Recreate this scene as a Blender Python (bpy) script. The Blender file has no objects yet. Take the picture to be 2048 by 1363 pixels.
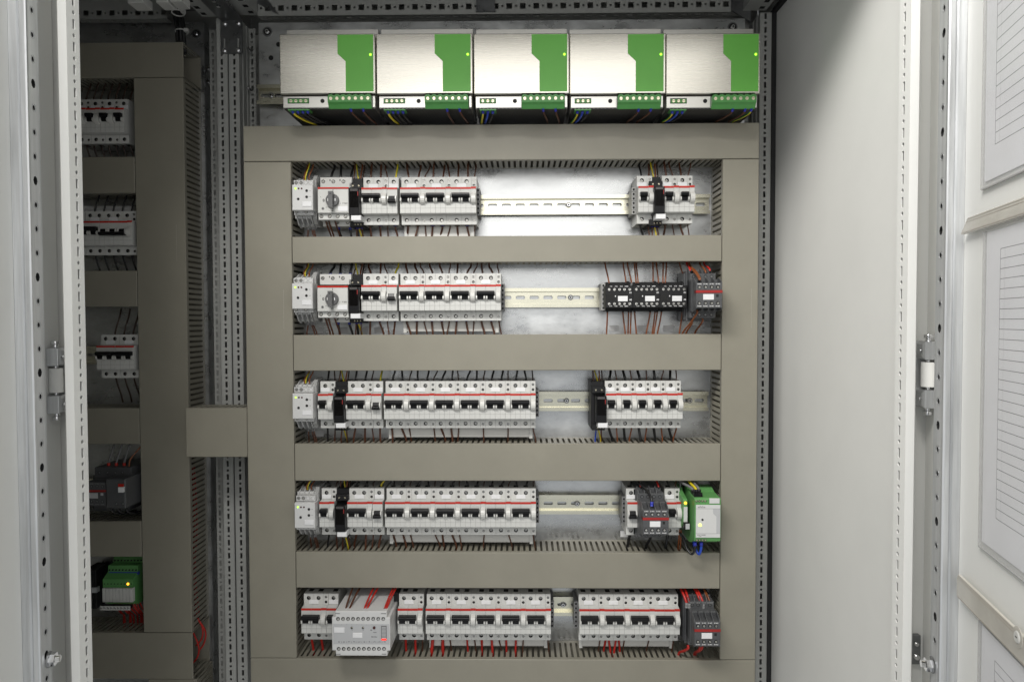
import bpy, bmesh, math, random
from mathutils import Matrix, Vector
random.seed(7)
MM = 0.001
# ------------------------------------------------------------------ camera
CAM = Vector((0.0, -1250.0, 1450.0))          # millimetres; mounting plate front is the plane y = 0
FPX = 2048 * 24.0 / 36.0
CAMROT = (Matrix.Rotation(math.radians(0.78), 3, 'Z') @ Matrix.Rotation(math.radians(90 - 1.65), 3, 'X')
          @ Matrix.Rotation(math.radians(-0.16), 3, 'Z'))
scene = bpy.context.scene
cd = bpy.data.cameras.new('camera'); cam = bpy.data.objects.new('camera', cd)
scene.collection.objects.link(cam); scene.camera = cam
cd.sensor_width = 36; cd.lens = 24; cd.clip_start = 0.02; cd.clip_end = 50
m4 = CAMROT.to_4x4(); m4.translation = CAM * MM; cam.matrix_world = m4
# ------------------------------------------------------------------ world, lamps, exposure
w = bpy.data.worlds.new('World'); scene.world = w; w.use_nodes = True
w.node_tree.nodes['Background'].inputs[0].default_value = (0.95, 0.98, 1.0, 1)
w.node_tree.nodes['Background'].inputs[1].default_value = 0.56
def area(name, loc, target, sx, sy, power, col):
    l = bpy.data.lights.new(name, 'AREA'); l.shape = 'RECTANGLE'; l.size = sx; l.size_y = sy
    l.energy = power; l.color = col
    o = bpy.data.objects.new(name, l); scene.collection.objects.link(o)
    o.location = loc; o.rotation_euler = (Vector(target) - Vector(loc)).to_track_quat('-Z', 'Y').to_euler()
    return o
area('ceiling_lamp', (-0.52, -1.36, 2.70), (0.1, 0.0, 1.5), 0.95, 0.28, 34, (1.0, 0.975, 0.93))
area('bright_wall_light', (0.10, -2.60, 2.35), (0.10, 0.0, 2.30), 1.95, 1.40, 15, (1.0, 0.97, 0.92))  # added area light, stands in for a bright wall behind the viewer
scene.view_settings.view_transform = 'Standard'; scene.view_settings.look = 'None'
scene.view_settings.exposure = 0.15; scene.view_settings.gamma = 1.0
scene.view_settings.use_curve_mapping = False
# ------------------------------------------------------------------ pixel helpers
def ray(px, py):
    return CAMROT @ Vector(((px - 1024) / FPX, -(py - 681.5) / FPX, -1.0))
def W(px, py, d):                              # pixel of the photograph + distance in front of the plate -> x, z in mm
    r = ray(px, py); t = (-d - CAM.y) / r.y
    p = CAM + r * t
    return p.x, p.z
def WX(px, py, d): return W(px, py, d)[0]
def WZ(px, py, d): return W(px, py, d)[1]
# ------------------------------------------------------------------ materials
MATS = {}
def mat(name, col, rough=0.5, metal=0.0, var=0.0, vscale=60.0, bump=0.0, bscale=900.0, stretch=(1, 1, 1), rvar=0.0,
        spec=0.5, emit=None, estr=0.0, alpha=None, trans=0.0, aniso=0.0, col2=None):
    m = bpy.data.materials.new(name); m.use_nodes = True; nt = m.node_tree; b = nt.nodes['Principled BSDF']
    b.inputs['Base Color'].default_value = (*col, 1); b.inputs['Roughness'].default_value = rough
    b.inputs['Metallic'].default_value = metal; b.inputs['Specular IOR Level'].default_value = spec
    if aniso: b.inputs['Anisotropic'].default_value = aniso
    if alpha is not None: b.inputs['Alpha'].default_value = alpha
    if trans: b.inputs['Transmission Weight'].default_value = trans
    if emit:
        b.inputs['Emission Color'].default_value = (*emit, 1); b.inputs['Emission Strength'].default_value = estr
    if var or bump or rvar or col2:
        tc = nt.nodes.new('ShaderNodeTexCoord'); mp = nt.nodes.new('ShaderNodeMapping')
        mp.inputs['Scale'].default_value = stretch; nt.links.new(tc.outputs['Object'], mp.inputs[0])
        oi = nt.nodes.new('ShaderNodeObjectInfo'); va = nt.nodes.new('ShaderNodeVectorMath'); va.operation = 'ADD'
        sc = nt.nodes.new('ShaderNodeMath'); sc.operation = 'MULTIPLY'; sc.inputs[1].default_value = 7.3
        nt.links.new(oi.outputs['Random'], sc.inputs[0])
        nt.links.new(mp.outputs[0], va.inputs[0]); nt.links.new(sc.outputs[0], va.inputs[1])
        if var or rvar or col2:
            n = nt.nodes.new('ShaderNodeTexNoise'); n.inputs['Scale'].default_value = vscale
            n.inputs['Detail'].default_value = 6; n.inputs['Roughness'].default_value = 0.65
            nt.links.new(va.outputs[0], n.inputs['Vector'])
        if var or col2:
            cr = nt.nodes.new('ShaderNodeValToRGB')
            c2 = col2 or tuple(min(1, c * (1 + var)) for c in col)
            cr.color_ramp.elements[0].color = (*[c * (1 - var) for c in col], 1); cr.color_ramp.elements[0].position = 0.3
            cr.color_ramp.elements[1].color = (*c2, 1); cr.color_ramp.elements[1].position = 0.7
            nt.links.new(n.outputs['Fac'], cr.inputs[0]); nt.links.new(cr.outputs[0], b.inputs['Base Color'])
        if rvar:
            mr = nt.nodes.new('ShaderNodeMapRange'); mr.inputs[1].default_value = 0.3; mr.inputs[2].default_value = 0.7
            mr.inputs[3].default_value = max(0.02, rough - rvar); mr.inputs[4].default_value = min(1, rough + rvar)
            nt.links.new(n.outputs['Fac'], mr.inputs[0]); nt.links.new(mr.outputs[0], b.inputs['Roughness'])
        if bump:
            n2 = nt.nodes.new('ShaderNodeTexNoise'); n2.inputs['Scale'].default_value = bscale; n2.inputs['Detail'].default_value = 3
            nt.links.new(va.outputs[0], n2.inputs['Vector'])
            bp = nt.nodes.new('ShaderNodeBump'); bp.inputs['Strength'].default_value = bump; bp.inputs['Distance'].default_value = 0.0004
            nt.links.new(n2.outputs['Fac'], bp.inputs['Height']); nt.links.new(bp.outputs[0], b.inputs['Normal'])
    MATS[name] = m
    return m
mat('paint', (0.76, 0.76, 0.735), 0.42, var=0.025, vscale=9, bump=0.12, bscale=1500)
mat('roof_shaded', (0.16, 0.16, 0.155), 0.5, var=0.05, vscale=12)  # cabinet paint darkened, the shade under the roof put into the colour
mat('frame_paint', (0.36, 0.365, 0.35), 0.40, var=0.04, vscale=20, bump=0.1)
mat('rubber', (0.010, 0.010, 0.011), 0.7)
mat('dark', (0.008, 0.008, 0.008), 0.8)
mat('zinc', (0.55, 0.56, 0.565), 0.31, 0.92, var=0.20, vscale=34, stretch=(0.5, 1, 1), rvar=0.10, bump=0.12, bscale=160)
mat('zinc_strip', (0.58, 0.59, 0.60), 0.40, 0.75, var=0.22, vscale=45, stretch=(3, 3, 0.12), rvar=0.08)
mat('zinc_dark', (0.23, 0.235, 0.24), 0.32, 0.85, var=0.15, vscale=60, rvar=0.06)
mat('chrome', (0.75, 0.75, 0.76), 0.14, 1.0)
mat('screw', (0.62, 0.61, 0.58), 0.25, 1.0, var=0.25, vscale=900)
mat('brass_screw', (0.72, 0.66, 0.50), 0.28, 1.0, var=0.2, vscale=700)
mat('rail', (0.70, 0.68, 0.56), 0.26, 0.97, var=0.07, vscale=30, stretch=(0.2, 1, 1), rvar=0.06)
mat('duct', (0.240, 0.226, 0.183), 0.44, var=0.05, vscale=14, bump=0.08, bscale=1800)
mat('duct_scratch', (0.46, 0.45, 0.41), 0.5, var=0.2, vscale=200)
mat('plastic', (0.55, 0.55, 0.53), 0.40, var=0.025, vscale=40, bump=0.06, bscale=2500)
mat('plastic_warm', (0.58, 0.575, 0.55), 0.36, var=0.02, vscale=40)
mat('seam', (0.20, 0.20, 0.19), 0.7)
mat('labelwhite', (0.72, 0.72, 0.73), 0.35, var=0.02, vscale=50)
mat('red', (0.47, 0.018, 0.008), 0.45, var=0.06, vscale=60)
mat('darkred', (0.30, 0.016, 0.014), 0.4, var=0.06, vscale=60)
mat('black', (0.006, 0.006, 0.007), 0.33, var=0.2, vscale=60, spec=0.25)
mat('blackmatt', (0.011, 0.011, 0.012), 0.5, var=0.2, vscale=60, spec=0.3)
mat('window', (0.0015, 0.001, 0.001), 0.08, spec=0.15)
mat('smoke', (0.07, 0.065, 0.065), 0.15)
mat('contactor', (0.072, 0.074, 0.078), 0.45, var=0.06, vscale=50, bump=0.08, bscale=2500)
mat('clampgrey', (0.17, 0.17, 0.172), 0.5, var=0.08, vscale=80)
mat('clamplight', (0.36, 0.36, 0.35), 0.5, var=0.06, vscale=80)
mat('knob', (0.10, 0.10, 0.102), 0.42, var=0.08, vscale=80)
mat('mark', (0.02, 0.02, 0.02), 0.6)
mat('markgrey', (0.22, 0.22, 0.22), 0.6)
mat('markwhite', (0.78, 0.78, 0.78), 0.5)
mat('psu', (0.565, 0.545, 0.495), 0.27, 1.0, var=0.018, vscale=420, stretch=(0.03, 1, 1.6), rvar=0.02, bump=0.06, bscale=1600, aniso=0.45)
mat('psulip', (0.62, 0.61, 0.58), 0.33, 0.8, var=0.03, vscale=60, stretch=(0.05, 1, 1))
mat('psugreen', (0.125, 0.44, 0.060), 0.42, var=0.03, vscale=30)
mat('termgreen', (0.062, 0.245, 0.055), 0.42, var=0.06, vscale=80)
mat('caseg', (0.095, 0.270, 0.082), 0.45, var=0.05, vscale=60, bump=0.06, bscale=2000)
mat('blue', (0.022, 0.035, 0.36), 0.4)
mat('panelgrey', (0.58, 0.58, 0.575), 0.4, var=0.02, vscale=40)
mat('panelmid', (0.44, 0.445, 0.455), 0.4)
mat('clear', (0.48, 0.48, 0.47), 0.25, var=0.03, vscale=60, alpha=0.62)
mat('paper', (0.70, 0.70, 0.725), 0.7, var=0.03, vscale=25)
mat('print', (0.05, 0.05, 0.06), 0.8, var=0.6, vscale=900)
mat('printgrey', (0.38, 0.38, 0.40), 0.8)
mat('sleeve', (0.85, 0.85, 0.85), 0.12, alpha=0.16, spec=0.6)
mat('bar', (0.60, 0.575, 0.52), 0.18, alpha=0.72, var=0.12, vscale=22)
mat('bar_edge', (0.25, 0.21, 0.17), 0.3)
mat('led_green', (0.3, 0.8, 0.05), 0.3, emit=(0.45, 1.0, 0.04), estr=1.6)
mat('led_lime', (0.5, 0.9, 0.1), 0.3, emit=(0.75, 1.0, 0.12), estr=3.0)
mat('led_orange', (0.9, 0.5, 0.05), 0.3, emit=(1.0, 0.42, 0.03), estr=2.2)
mat('led_red', (0.9, 0.05, 0.03), 0.3, emit=(1.0, 0.02, 0.012), estr=1.3)
mat('led_off', (0.06, 0.015, 0.012), 0.25)
WIRE = {'brown': (0.085, 0.030, 0.014), 'copper': (0.20, 0.060, 0.018), 'black': (0.010, 0.010, 0.011), 'blue': (0.015, 0.06, 0.42),
        'red': (0.42, 0.018, 0.012), 'yellow': (0.62, 0.50, 0.02), 'green': (0.03, 0.25, 0.03), 'grey': (0.16, 0.16, 0.165),
        'darkbrown': (0.040, 0.020, 0.013)}
for k, c in WIRE.items(): mat('wire_' + k, c, 0.38, var=0.08, vscale=120)
# perforated grille under the power supplies (holes about a millimetre wide)
gm = mat('grille', (0.045, 0.045, 0.046), 0.4, 0.6); nt = gm.node_tree; b = nt.nodes['Principled BSDF']
tc = nt.nodes.new('ShaderNodeTexCoord'); vo = nt.nodes.new('ShaderNodeTexVoronoi'); vo.inputs['Scale'].default_value = 230
vo.inputs['Randomness'].default_value = 0.0
mp = nt.nodes.new('ShaderNodeMapping'); mp.inputs['Rotation'].default_value = (0, 0, math.radians(45)); mp.inputs['Scale'].default_value = (1, 1, 0)
nt.links.new(tc.outputs['Object'], mp.inputs[0]); nt.links.new(mp.outputs[0], vo.inputs['Vector'])
cr = nt.nodes.new('ShaderNodeValToRGB'); cr.color_ramp.elements[0].position = 0.36; cr.color_ramp.elements[1].position = 0.44
cr.color_ramp.elements[0].color = (0.004, 0.004, 0.004, 1); cr.color_ramp.elements[1].color = (0.10, 0.10, 0.10, 1)
nt.links.new(vo.outputs['Distance'], cr.inputs[0]); nt.links.new(cr.outputs[0], b.inputs['Base Color'])
# ------------------------------------------------------------------ mesh builder: coordinates x, d (distance towards the viewer), z in mm
class MB:
    def __init__(self): self.v = []; self.f = []; self.mi = []; self.sm = []; self.mats = []
    def m(self, name):
        if name not in self.mats: self.mats.append(name)
        return self.mats.index(name)
    def face(self, pts, m, smooth=False):
        i = len(self.v); self.v += pts; self.f.append(tuple(range(i, i + len(pts)))); self.mi.append(self.m(m)); self.sm.append(smooth)
    def box(self, x0, x1, d0, d1, z0, z1, m):
        i = len(self.v); mi = self.m(m)
        self.v += [(x0, d0, z0), (x1, d0, z0), (x1, d1, z0), (x0, d1, z0), (x0, d0, z1), (x1, d0, z1), (x1, d1, z1), (x0, d1, z1)]
        for q in ((0, 1, 2, 3), (7, 6, 5, 4), (0, 4, 5, 1), (1, 5, 6, 2), (2, 6, 7, 3), (3, 7, 4, 0)):
            self.f.append(tuple(i + k for k in q)); self.mi.append(mi); self.sm.append(False)
        return self
    def cbox(self, x0, x1, d0, d1, z0, z1, m, c=1.0):      # box whose front edges are chamfered
        i = len(self.v); mi = self.m(m)
        for (d, e) in ((d0, 0), (d1 - c, 0), (d1, c)):
            self.v += [(x0 + e, d, z0 + e), (x1 - e, d, z0 + e), (x1 - e, d, z1 - e), (x0 + e, d, z1 - e)]
        for a in (0, 4):
            for k in range(4):
                l = (k + 1) % 4
                self.f.append((i + a + k, i + a + l, i + a + 4 + l, i + a + 4 + k)); self.mi.append(mi); self.sm.append(False)
        for q in ((0, 1, 2, 3), (8, 9, 10, 11)):
            self.f.append(tuple(i + k for k in q)); self.mi.append(mi); self.sm.append(False)
        return self
    def prism(self, prof, a0, a1, m, axis='x'):            # profile extruded: axis x -> (d,z), z -> (x,d), d -> (x,z)
        P = {'x': lambda p, a: (a, p[0], p[1]), 'z': lambda p, a: (p[0], p[1], a), 'd': lambda p, a: (p[0], a, p[1])}[axis]
        i = len(self.v); n = len(prof); mi = self.m(m)
        self.v += [P(p, a0) for p in prof] + [P(p, a1) for p in prof]
        for k in range(n):
            l = (k + 1) % n
            self.f.append((i + k, i + l, i + n + l, i + n + k)); self.mi.append(mi); self.sm.append(False)
        self.f.append(tuple(range(i, i + n))); self.mi.append(mi); self.sm.append(False)
        self.f.append(tuple(range(i + n, i + 2 * n))); self.mi.append(mi); self.sm.append(False)
        return self
    def cyl(self, c, r, a0, a1, m, axis='d', n=12, r2=None, caps=True, smooth=True):
        r2 = r if r2 is None else r2; i = len(self.v); mi = self.m(m)
        for (a, rr) in ((a0, r), (a1, r2)):
            for k in range(n):
                t = 2 * math.pi * k / n; u, v = c[0] + rr * math.cos(t), c[1] + rr * math.sin(t)
                self.v.append({'d': (u, a, v), 'z': (u, v, a), 'x': (a, u, v)}[axis])
        for k in range(n):
            l = (k + 1) % n
            self.f.append((i + k, i + l, i + n + l, i + n + k)); self.mi.append(mi); self.sm.append(smooth)
        if caps:
            for o in (0, n): self.f.append(tuple(range(i + o, i + o + n))); self.mi.append(mi); self.sm.append(False)
        return self
    def cell(self, fn, u0, u1, v0, v1, hu, hv, a, b, depth, m, kind='round', n=8, back=None):
        """rectangle with a real hole; fn(u, v, w) maps to x,d,z with w = depth behind the face"""
        i = len(self.v); mi = self.m(m)
        out = [(u1, hv), (u1, v1), (hu, v1), (u0, v1), (u0, hv), (u0, v0), (hu, v0), (u1, v0)]
        if kind == 'round': inn = [(hu + a * math.cos(k * math.pi / 4), hv + b * math.sin(k * math.pi / 4)) for k in range(8)]
        elif kind == 'rect': inn = [(hu + a * p, hv + b * q) for p, q in ((1, 0), (1, 1), (0, 1), (-1, 1), (-1, 0), (-1, -1), (0, -1), (1, -1))]
        else:
            s = min(a, b) * 0.45; inn = []
            for p, q in ((1, 0), (1, 1), (0, 1), (-1, 1), (-1, 0), (-1, -1), (0, -1), (1, -1)):
                if p and q:
                    inn.append((hu + p * (a - (s if a > b else 0.04 * a)), hv + q * (b - (s if b > a else 0.04 * b))))
                else: inn.append((hu + a * p, hv + b * q))
        self.v += [fn(p[0], p[1], 0) for p in out] + [fn(p[0], p[1], 0) for p in inn] + [fn(p[0], p[1], depth) for p in inn]
        for k in range(8):
            l = (k + 1) % 8
            self.f.append((i + k, i + l, i + 8 + l, i + 8 + k)); self.mi.append(mi); self.sm.append(False)
            self.f.append((i + 8 + k, i + 8 + l, i + 16 + l, i + 16 + k)); self.mi.append(self.m(back) if back else mi); self.sm.append(False)  # with back set, the hole's inner shade is put into its wall colour
        if back:
            self.f.append(tuple(i + 16 + k for k in range(8))); self.mi.append(self.m(back)); self.sm.append(False)
        return self
    def tube(self, pts, r, m, n=7, m2=None):
        P = [Vector(p) for p in pts]; i0 = len(self.v); mi = self.m(m); mj = self.m(m2) if m2 else mi
        up = None
        for k, p in enumerate(P):
            t = (P[min(k + 1, len(P) - 1)] - P[max(k - 1, 0)]).normalized()
            if up is None: up = t.orthogonal().normalized()
            up = (up - t * up.dot(t)).normalized(); s = t.cross(up)
            for j in range(n):
                a = 2 * math.pi * j / n; q = p + (up * math.cos(a) + s * math.sin(a)) * r; self.v.append(tuple(q))
        for k in range(len(P) - 1):
            for j in range(n):
                l = (j + 1) % n; a = i0 + k * n
                self.f.append((a + j, a + l, a + n + l, a + n + j)); self.mi.append(mj if j % n >= (n + 1) // 2 else mi); self.sm.append(True)
        self.f.append(tuple(range(i0, i0 + n))); self.mi.append(mi); self.sm.append(False)
        e = i0 + (len(P) - 1) * n; self.f.append(tuple(range(e, e + n))); self.mi.append(mi); self.sm.append(False)
        return self
    def mesh(self, name, bevel=0.0, seg=1):
        me = bpy.data.meshes.new(name)
        me.from_pydata([(x * MM, -d * MM, z * MM) for x, d, z in self.v], [], self.f)
        for n in self.mats: me.materials.append(MATS[n])
        me.polygons.foreach_set('material_index', self.mi); me.polygons.foreach_set('use_smooth', self.sm)
        if bevel:
            bm = bmesh.new(); bm.from_mesh(me)
            bmesh.ops.recalc_face_normals(bm, faces=bm.faces)
            ed = [e for e in bm.edges if len(e.link_faces) == 2 and e.calc_face_angle(0) > 0.6]
            bmesh.ops.bevel(bm, geom=ed, offset=bevel * MM, segments=seg, affect='EDGES', profile=0.5, clamp_overlap=True)
            bm.to_mesh(me); bm.free()
        me.update()
        return me
COL = scene.collection
def ob(name, mesh, parent=None, loc=(0, 0, 0), label=None, cat=None, group=None, kind=None):
    o = bpy.data.objects.new(name, mesh); COL.objects.link(o)
    o.location = (loc[0] * MM, -loc[1] * MM, loc[2] * MM)
    if parent: o.parent = parent
    if label: o['label'] = label
    if cat: o['category'] = cat
    if group: o['group'] = group
    if kind: o['kind'] = kind
    return o
def thing(name, label, cat, loc=(0, 0, 0), group=None): return ob(name, None, None, loc, label, cat, group)
TXT = {}
def text(s, size, m, parent, loc, name='marking', align='CENTER'):
    key = (s, size, m, align)
    if key not in TXT:
        c = bpy.data.curves.new('t', 'FONT'); c.body = s; c.size = size * MM; c.align_x = align; c.align_y = 'CENTER'; c.resolution_u = 2; c.offset = size * 0.028 * MM
        t = bpy.data.objects.new('t', c); me = bpy.data.meshes.new_from_object(t)
        for v in me.vertices: v.co = (v.co.x, 0, v.co.y)
        me.materials.clear(); me.materials.append(MATS[m]); me.name = 'lettering'
        bpy.data.objects.remove(t); TXT[key] = me
    return ob(name, TXT[key], parent, loc)
def smooth_path(pts, n=4):
    P = [Vector(p) for p in pts]; P = [P[0] * 2 - P[1]] + P + [P[-1] * 2 - P[-2]]; out = []
    for k in range(1, len(P) - 2):
        a, b, c, e = P[k - 1:k + 3]
        for j in range(n):
            t = j / n; out.append(0.5 * ((2 * b) + (c - a) * t + (2 * a - 5 * b + 4 * c - e) * t * t + (3 * b - a - 3 * c + e) * t ** 3))
    out.append(P[-2]); return out
STUFF = MB()
def wire(pts, r, col, label, group, ferrule=None, flen=7, stuff=False):
    if stuff:
        STUFF.tube(smooth_path(pts), r, 'wire_' + ('yellow' if col == 'yg' else col), 6); return
    base = Vector(pts[0]); path = smooth_path([Vector(p) - base for p in pts])
    mb = MB(); mb.tube(path, r, 'wire_' + ('yellow' if col == 'yg' else col), 7 if r > 1.2 else 6, 'wire_green' if col == 'yg' else None)
    o = ob('wire', mb.mesh('wire'), None, base, label, 'wire', group)
    if ferrule:
        t = (path[2] - path[0]).normalized(); f = MB()
        f.tube([path[0] - t * 0.5, path[0] + t * flen * 0.5, path[0] + t * flen], r * 1.35, ferrule, 8)
        ob('ferrule', f.mesh('ferrule'), o)
    return o
# ================================================================== the cabinets (setting)
PLATE_L = -90.0
XL, XR, XC = -537.0, 469.0, -541.0             # right bay inner limits
ZB, ZT = 95.0, 2070.0
bay = thing('control_cabinet', 'open light grey control cabinet with both white doors swung out', 'cabinet', (-37, 0, 0))
bay2 = thing('control_cabinet', 'dark neighbouring cabinet bay with its own door shut, joined to the open cabinet', 'cabinet', (-940, 0, 0))
def part(name, mb, parent, bevel=0.0, label=None, kind=None, loc=None):
    """mb is given in world mm; shift into the parent's frame"""
    p = parent; off = Vector((0, 0, 0))
    while p: off += Vector(p.location); p = p.parent
    ox, od, oz = off.x / MM, -off.y / MM, off.z / MM
    mb.v = [(x - ox, d - od, z - oz) for x, d, z in mb.v]
    o = ob(name, mb.mesh(name, bevel), parent)
    if label: o['label'] = label
    return o
def perf_vertical(mb, fn, u0, u1, hu, z0, z1, m, depth=1.5, pitch=25.0, rw=2.4, sw=2.1, sh=5.4, kind2='rect'):
    z = z0; h = pitch / 2
    while z + pitch <= z1:
        mb.cell(fn, u0, u1, z, z + h, hu, z + h * 0.5, rw, rw, depth, m, 'round')
        mb.cell(fn, u0, u1, z + h, z + pitch, hu, z + 1.5 * h, sw, sh, depth, m, kind2)
        z += pitch
    if z1 - z > 0.1: mb.face([fn(u0, z, 0), fn(u1, z, 0), fn(u1, z1, 0), fn(u0, z1, 0)], m)
def solid_vertical(mb, prof, z0, z1, m): mb.prism(prof, z0, z1, m, 'z')
# shell
part('side_panel', MB().box(XR, XR + 2, -122, 439, ZB, ZT, 'paint'), bay)
part('roof', MB().box(XL, XR + 2, -127, 506, ZT, ZT + 2, 'roof_shaded'), bay)
part('floor_plate', MB().box(XL, XR + 2, -122, 480, ZB - 3, ZB, 'paint'), bay)
part('rear_panel', MB().box(XL, XR, -126, -123, ZB, ZT, 'frame_paint'), bay)
part('header', MB().box(XL + 44, XR - 52, 470, 506, 2036, ZT - 1, 'paint'), bay)
part('roof', MB().box(-1340, XL - .1, -127, 506, ZT, ZT + 2, 'roof_shaded'), bay2)
part('floor_plate', MB().box(-1340, XL - .1, -127, 500, ZB - 3, ZB, 'paint'), bay2)
part('rear_panel', MB().box(-1340, XL - .1, -126, -123, ZB, ZT, 'frame_paint'), bay2)
part('side_panel', MB().box(-1342, -1340, -122, 506, ZB, ZT, 'paint'), bay2)
part('door', MB().box(-1338, XC - 3, 500, 506, ZB, ZT - 2, 'paint'), bay2, label='shut door of the dark bay')
# mounting plates
def plate(px0, px1, pyt, P, parent):
    x0, x1 = WX(px0, 300, P), WX(px1, 300, P); zt = WZ((px0 + px1) / 2, pyt, P)
    mb = MB(); mb.box(x0, x1, P - 2.5, P, 180, zt, 'zinc')
    for s, x in ((1, x0), (-1, x1)): mb.box(min(x, x + s * 2.5), max(x, x + s * 2.5), P - 22, P - 2.6, 180, zt, 'zinc')
    return part('mounting_plate', mb, parent, 0.8), x0, x1, zt
plate_r, PX0, PX1, PZT = plate(520, 1489, 41, 0.0, bay)
plate_l, LX0, LX1, LZT = plate(-260, 411, 46, PLATE_L, bay2)
def bolt(px, py, d, parent, r=4.2, cup=True, name='bolt', h=5):
    x, z = W(px, py, d); mb = MB()
    if cup: mb.cyl((x, z), r * 2.1, d, d + 1.2, 'zinc_dark', n=20); mb.cyl((x, z), r * 1.6, d + 1.2, d + 1.5, 'dark', n=20)
    mb.cyl((x, z), r, d, d + h, 'chrome', n=12, r2=r * 0.75); mb.cyl((x, z), r * 0.4, d + h, d + h + 0.2, 'dark', n=6)
    return part(name, mb, parent)
bolt(535, 64, 0, bay); bolt(1465, 55, 0, bay); bolt(393, 68, PLATE_L, bay2)
def plate_hole(px, py, d, parent, r=4.5):
    x, z = W(px, py, d); part('plate_hole', MB().cyl((x, z), r, d, d + 0.15, 'dark', n=16), parent)
plate_hole(542, 116, 0, bay); plate_hole(557, 89, 0, bay); plate_hole(505, 5, -20, bay, 3)
# ---- rear posts
def fz(d):  return lambda u, v, w: (u, d - w, v)            # faces the viewer
def fxp(x): return lambda u, v, w: (x - w, u, v)            # faces +x, u is d
def fxn(x): return lambda u, v, w: (x + w, u, v)            # faces -x
def fdn(z): return lambda u, v, w: (u, v, z + w)            # faces down, u is x, v is d
def rear_post(pa0, pa1, pb0, pb1, parent, side, dB=-74.0, zt=2014.0):
    xa0, xa1 = WX(pa0, 681, -25), WX(pa1, 681, -25); xb0, xb1 = WX(pb0, 681, dB), WX(pb1, 681, dB)
    mb = MB()
    perf_vertical(mb, fz(-25), xa0, xa1, (xa0 + xa1) / 2, 689, zt, 'frame_paint')
    perf_vertical(mb, fz(dB), xb0, xb1, (xb0 + xb1) / 2, 682, zt, 'frame_paint')
    xs = xa1 if side > 0 else xa0; xo = xa0 if side > 0 else xa1
    # ribbed inner flank between the two strips, outer flank and back
    n = 5
    for k in range(n):
        d1 = -25 + (dB + 25) * k / n; d2 = -25 + (dB + 25) * (k + 1) / n; o = side * (0.0 if k % 2 == 0 else -2.2)
        mb.face([(xs + o, d1, 682), (xs + o, d2, 682), (xs + o, d2, zt), (xs + o, d1, zt)], 'frame_paint')
        if k: mb.face([(xs, d1, 682), (xs - side * 2.2, d1, 682), (xs - side * 2.2, d1, zt), (xs, d1, zt)], 'frame_paint')
    mb.box(min(xo, xo - side * 1.2), max(xo, xo - side * 1.2), dB, -25.3, 682, zt, 'frame_paint')
    far = xb1 if side > 0 else xb0
    mb.box(min(xo, far), max(xo, far), dB - 30, dB - 28, 682, zt, 'frame_paint')
    mb.face([(xo, dB - 28, zt), (far, dB - 28, zt), (far, dB, zt), (xs, dB, zt), (xs, -25, zt), (xo, -25, zt)], 'frame_paint')
    # part below the picture
    mb.box(min(xo, far), max(xo, far), dB - 28, -26, ZB, 682, 'frame_paint')
    return part('rear_post', mb, parent)
rear_post(467, 486, 505, 519, bay, 1)
rear_post(442, 461.5, 428, 441, bay2, -1, zt=2012)
rear_post(1515.5, 1537, 1482, 1493, bay, -1)
xg0, xg1 = WX(461.5, 681, -27), WX(467, 681, -27)
part('gasket', MB().box(xg0 + .3, xg1 - .3, -40, -29, 690, 2005, 'rubber'), bay2)
part('gasket', MB().box(461, 468.6, -36, -22, 660, 2018, 'rubber').box(461, 468.6, -22, 436, 2012, 2020, 'rubber'), bay)
# ---- top rails with square punchings
def top_rail(x0, x1, d, zb, zt, zh, parent, name='top_rail'):
    mb = MB(); x = x0; h = 12.5
    while x + 25 <= x1:
        mb.cell(fz(d), x, x + h, zb, zt, x + h / 2, zh, 2.2, 2.2, 1.5, 'frame_paint', 'round')
        mb.cell(fz(d), x + h, x + 25, zb, zt, x + 1.5 * h, zh, 5.2, 5.2, 1.5, 'frame_paint', 'rect')
        mb.cell(fdn(zb), x, x + h, d - 18, d, x + h / 2, d - 9, 1.8, 1.8, 1.5, 'frame_paint', 'round')
        mb.cell(fdn(zb), x + h, x + 25, d - 18, d, x + 1.5 * h, d - 9, 5.4, 2.2, 1.5, 'frame_paint', 'rect')
        x += 25
    mb.box(x0, x, d - 60, d - 58, zb - 2, zt, 'frame_paint')
    mb.box(x0, x, d - 58, d - 18, zt - 3, zt - 1, 'frame_paint')
    return part(name, mb, parent)
top_rail(WX(515, 12, -32), WX(1500, 12, -32), -32, WZ(1000, 28, -32), 2066, WZ(1000, 12.5, -32), bay)
top_rail(-1300, WX(372, 30, -100), -62, WZ(270, 38, -62), 2066, WZ(270, 26, -62), bay2)
# depth rails at the upper corners
def depth_rail(x0, x1, z0, z1, parent, hx):
    mb = MB(); d = -28.0
    mb.box(x0 + 1, x1 - 1, -28, 470, z0 + 2, z1, 'frame_paint')
    while d + 25 <= 60:
        mb.cell(lambda u, v, w: (u, v, z0 + w), x0, x1, d, d + 25, hx, d + 12, 4.6, 5, 1.8, 'frame_paint', 'rect', back='dark'); d += 25
    mb.face([(x0, d, z0), (x1, d, z0), (x1, 470, z0), (x0, 470, z0)], 'frame_paint')
    for x in (x0, x1): mb.face([(x, -28, z0), (x, 470, z0), (x, 470, z0 + 2), (x, -28, z0 + 2)], 'frame_paint')
    return part('depth_rail', mb, parent)
depth_rail(-535, -488, 2019, 2050, bay, -496); depth_rail(-592, -543, 2017, 2050, bay2, -584); depth_rail(409, 451, 2019, 2050, bay, 440)
mb = MB(); mb.prism([(WX(1462, 22, -30), WZ(1462, 22, -30)), (WX(1500, 44, -30), WZ(1500, 44, -30)), (WX(1503, 2, -30), WZ(1503, -20, -30)), (WX(1462, 2, -30), WZ(1462, -20, -30))], -31, -28, 'zinc_dark', 'd')
part('corner_gusset', mb, bay)
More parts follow.
